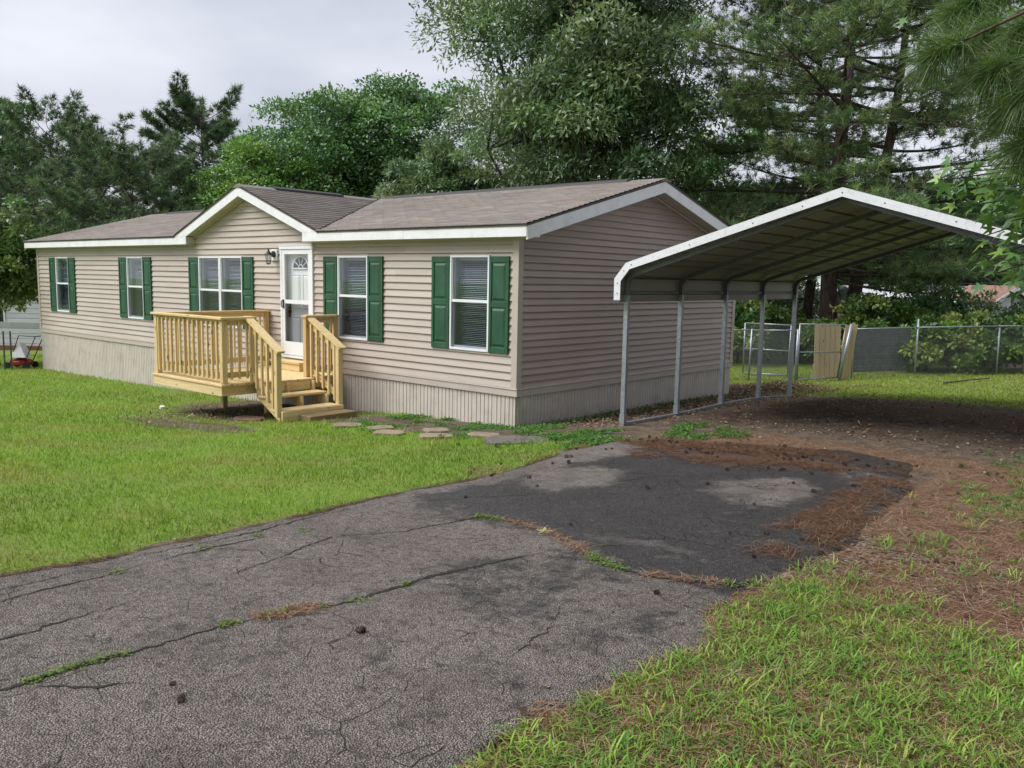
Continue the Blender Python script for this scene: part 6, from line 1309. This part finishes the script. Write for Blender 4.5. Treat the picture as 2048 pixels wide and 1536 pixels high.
# dead leaves
def litter(n,fx):
    x,y=fx(n); k=free(x,y)&(sd_drive(x,y)>-0.3); x,y=x[k],y[k]; n=len(x); z=np.maximum(gz(x,y),np.where(sd_drive(x,y)<0,dz(x,y),-9))+rg.uniform(0.004,0.03,n); V,F=leaf_quads(np.c_[x,y,z],rdir(rg,n)*np.array((1,1,0.35)),rdir(rg,n)*0.55+np.array((0,0,1)),rg.uniform(.03,.07,n),rg.uniform(.018,.036,n)); return V,F,np.repeat(vary(rg,[(0.22,0.15,0.10),(0.13,0.08,0.055),(0.32,0.25,0.18),(0.075,0.045,0.035),(0.26,0.19,0.13)],n,0.18),4,0)
l1=litter(3600,lambda n:(rg.uniform(0.05,1.7,n),rg.uniform(0.0,8.6,n))); l2=litter(3600,lambda n:(rg.normal(0.35,0.55,n),rg.normal(8.4,0.55,n))); l3=litter(5000,lambda n:(rg.uniform(1.0,9,n),rg.uniform(0.8,8.2,n))); l4=litter(2600,lambda n:((lambda u:(-0.6+5.6*u))(rg.random(n)),rg.uniform(9.5,15.5,n))); l5=litter(160,lambda n:(rg.uniform(5.9,8.5,n),rg.uniform(-7,0.5,n))); l6=litter(900,lambda n:(rg.normal(-5.0,1.0,n),rg.normal(-1.9,0.7,n)))
l2[0][:,2]+=np.repeat(0.16*np.exp(-(((l2[0][0::4,0]-0.35)/0.6)**2+((l2[0][0::4,1]-8.4)/0.6)**2))*rg.random(len(l2[0])//4),4)
J=join([l1,l2,l3,l4,l5,l6]); tag(inst('leaf_litter',arr_mesh('leaf_litter',J[0],J[1],M_LITTER,J[2]),None),'dry brown dead leaves scattered round the carport and back yard','leaf litter',kind='stuff')
# pebbles
M_PEB=leaf_mat('pebbles',0.0,0.8,0.3)
ico=np.array([(0,0,1),(.894,0,.447),(.276,.851,.447),(-.724,.526,.447),(-.724,-.526,.447),(.276,-.851,.447),(.724,.526,-.447),(-.276,.851,-.447),(-.894,0,-.447),(-.276,-.851,-.447),(.724,-.526,-.447),(0,0,-1)]); icf=np.array([(0,1,2),(0,2,3),(0,3,4),(0,4,5),(0,5,1),(1,6,2),(2,7,3),(3,8,4),(4,9,5),(5,10,1),(2,6,7),(3,7,8),(4,8,9),(5,9,10),(1,10,6),(11,7,6),(11,8,7),(11,9,8),(11,10,9),(11,6,10)])
x=rg.uniform(2.0,9,16000); y=rg.uniform(-8,6,16000); m=masks(x,y); k=(rg.random(len(x))<np.clip(m['gravel']*0.55*(y<-1)+0.02,0,1))&(m['sd']>-0.02); x,y=x[k][:3000],y[k][:3000]; n=len(x); sz=rg.uniform(.006,.020,n)
V=(np.tile(ico,(n,1,1))*(1+0.18*rg.normal(size=(n,12,1))))*sz[:,None,None]*np.array((1,1,0.6))*rg.uniform(.7,1.3,(n,1,3))+np.c_[x,y,gz(x,y)+sz*0.3][:,None,:]; F=(icf[None]+12*np.arange(n)[:,None,None]).reshape(-1,3)
tag(inst('gravel',arr_mesh('gravel',V.reshape(-1,3),F,M_PEB,np.repeat(vary(rg,[(0.24,0.20,0.165),(0.17,0.14,0.12),(0.32,0.28,0.235),(0.22,0.15,0.10)],n,0.2),12,0)),None),'loose gravel stones along the driveway edge and bare soil','gravel',kind='stuff')
# pine cones
def cone_mesh(seed):
    r_=np.random.default_rng(seed); V=[];F=[]; n=46
    for k in range(n):
        t=(k+0.5)/n; ph=k*2.39996; z=-1+2*t; rad=math.sqrt(max(0,1-z*z))*0.62; d=np.array((math.cos(ph),math.sin(ph),0)); c=d*rad*0.5+np.array((0,0,z*0.9)); o=unit(d+np.array((0,0,0.35+0.5*z))); s=np.cross(o,(0,0,1)); s=s/(np.linalg.norm(s)+1e-6); up=np.cross(s,o); l=0.55*(0.55+rad)*r_.uniform(.85,1.15); w=0.26
        b=len(V); V+=[c,c+o*l*0.75+s*w,c+o*l*1.05+up*0.10,c+o*l*0.75-s*w,c+o*l*0.7-up*0.14]; F+=[(b,b+1,b+2),(b,b+2,b+3),(b+4,b+2,b+1),(b+4,b+3,b+2),(b,b+4,b+1),(b,b+3,b+4)]
    return arr_mesh('pine_cone',np.array(V)*0.021,np.array(F),M_CONE)
M_CONE=plain('pine_cone_scales',(0.045,0.022,0.016),0.85,0.4,60.0)
cms=[cone_mesh(1),cone_mesh(2)]
cx=[];
for (n,fx) in ((78,lambda:(rg.normal(4.15,0.75),rg.normal(-0.95,0.38))),(24,lambda:(rg.normal(2.65,0.30),rg.uniform(-3.6,-0.5))),(12,lambda:(rg.uniform(0.9,2.3),rg.uniform(-2.2,-0.7))),(34,lambda:(rg.normal(6.25,0.42),rg.uniform(-4.6,0.1))),(12,lambda:(rg.uniform(3.0,5.8),rg.uniform(-4.6,-1.8))),(12,lambda:(rg.uniform(3.5,7.5),rg.uniform(0.6,3.5))),(8,lambda:(rg.uniform(6.6,7.6),rg.uniform(-4.4,-3)))):
    for _ in range(n): cx.append(fx())
cx+= [(4.79,-7.69),(4.95,-7.74),(4.90,-6.83),(5.62,-5.38),(2.95,-7.75)]
for q,(x,y) in enumerate(cx):
    s=rg.uniform(0.55,1.1); sdv=float(sd_drive(np.array([x]),np.array([y]))[0]); z=(float(dz(np.array([x]),np.array([y]))[0]) if sdv<0 else g1(x,y))+0.014*s
    ax=rdir(rg,1)[0]; M=Matrix.Translation((x,y,z))@Matrix.Rotation(rg.uniform(0,6.28),4,'Z')@Matrix.Rotation(rg.uniform(1.1,1.9),4,'X')@Matrix.Scale(s,4)
    zone=('pine cone on the dark asphalt at the far end of the driveway' if sdv<0 and y>-5 else 'pine cone on the straw and soil right of the driveway' if x>5.6 and y<0.6 else 'pine cone on the bare dirt behind the driveway' if y>=-0.2 else 'pine cone on the weedy ground by the stepping stones and lawn edge')
    zone={(4.79,-7.69):'left of the two pine cones lying together at bottom left',(4.95,-7.74):'right of the two pine cones lying together at bottom left',(4.90,-6.83):'lone pine cone near the middle of the bottom edge',(5.62,-5.38):'lone pine cone on the asphalt close to the coarse grass',(2.95,-7.75):'pine cone at the lawn edge by the left border'}.get((x,y),zone)
    tag(inst('pine_cone',cms[q%2],None,M),zone,'pine cone',('pine cones: '+zone[13:50]) if 'two' not in zone and 'lone' not in zone else 'single pine cones')
# single fallen leaf on the asphalt
x,y=4.40,-4.83; zl=float(dz(np.array([x]),np.array([y]))[0])+0.012
lf=star(0.3,(0.42,0.46,0.18),9); o=inst('fallen_leaf',lf,None,Matrix.Translation((x,y,zl))@Matrix.Rotation(0.6,4,'Z')@Matrix.Rotation(0.25,4,'X')@Matrix.Scale(0.075,4)); tag(o,'pale yellow green fallen leaf lying on the asphalt crack','leaf')
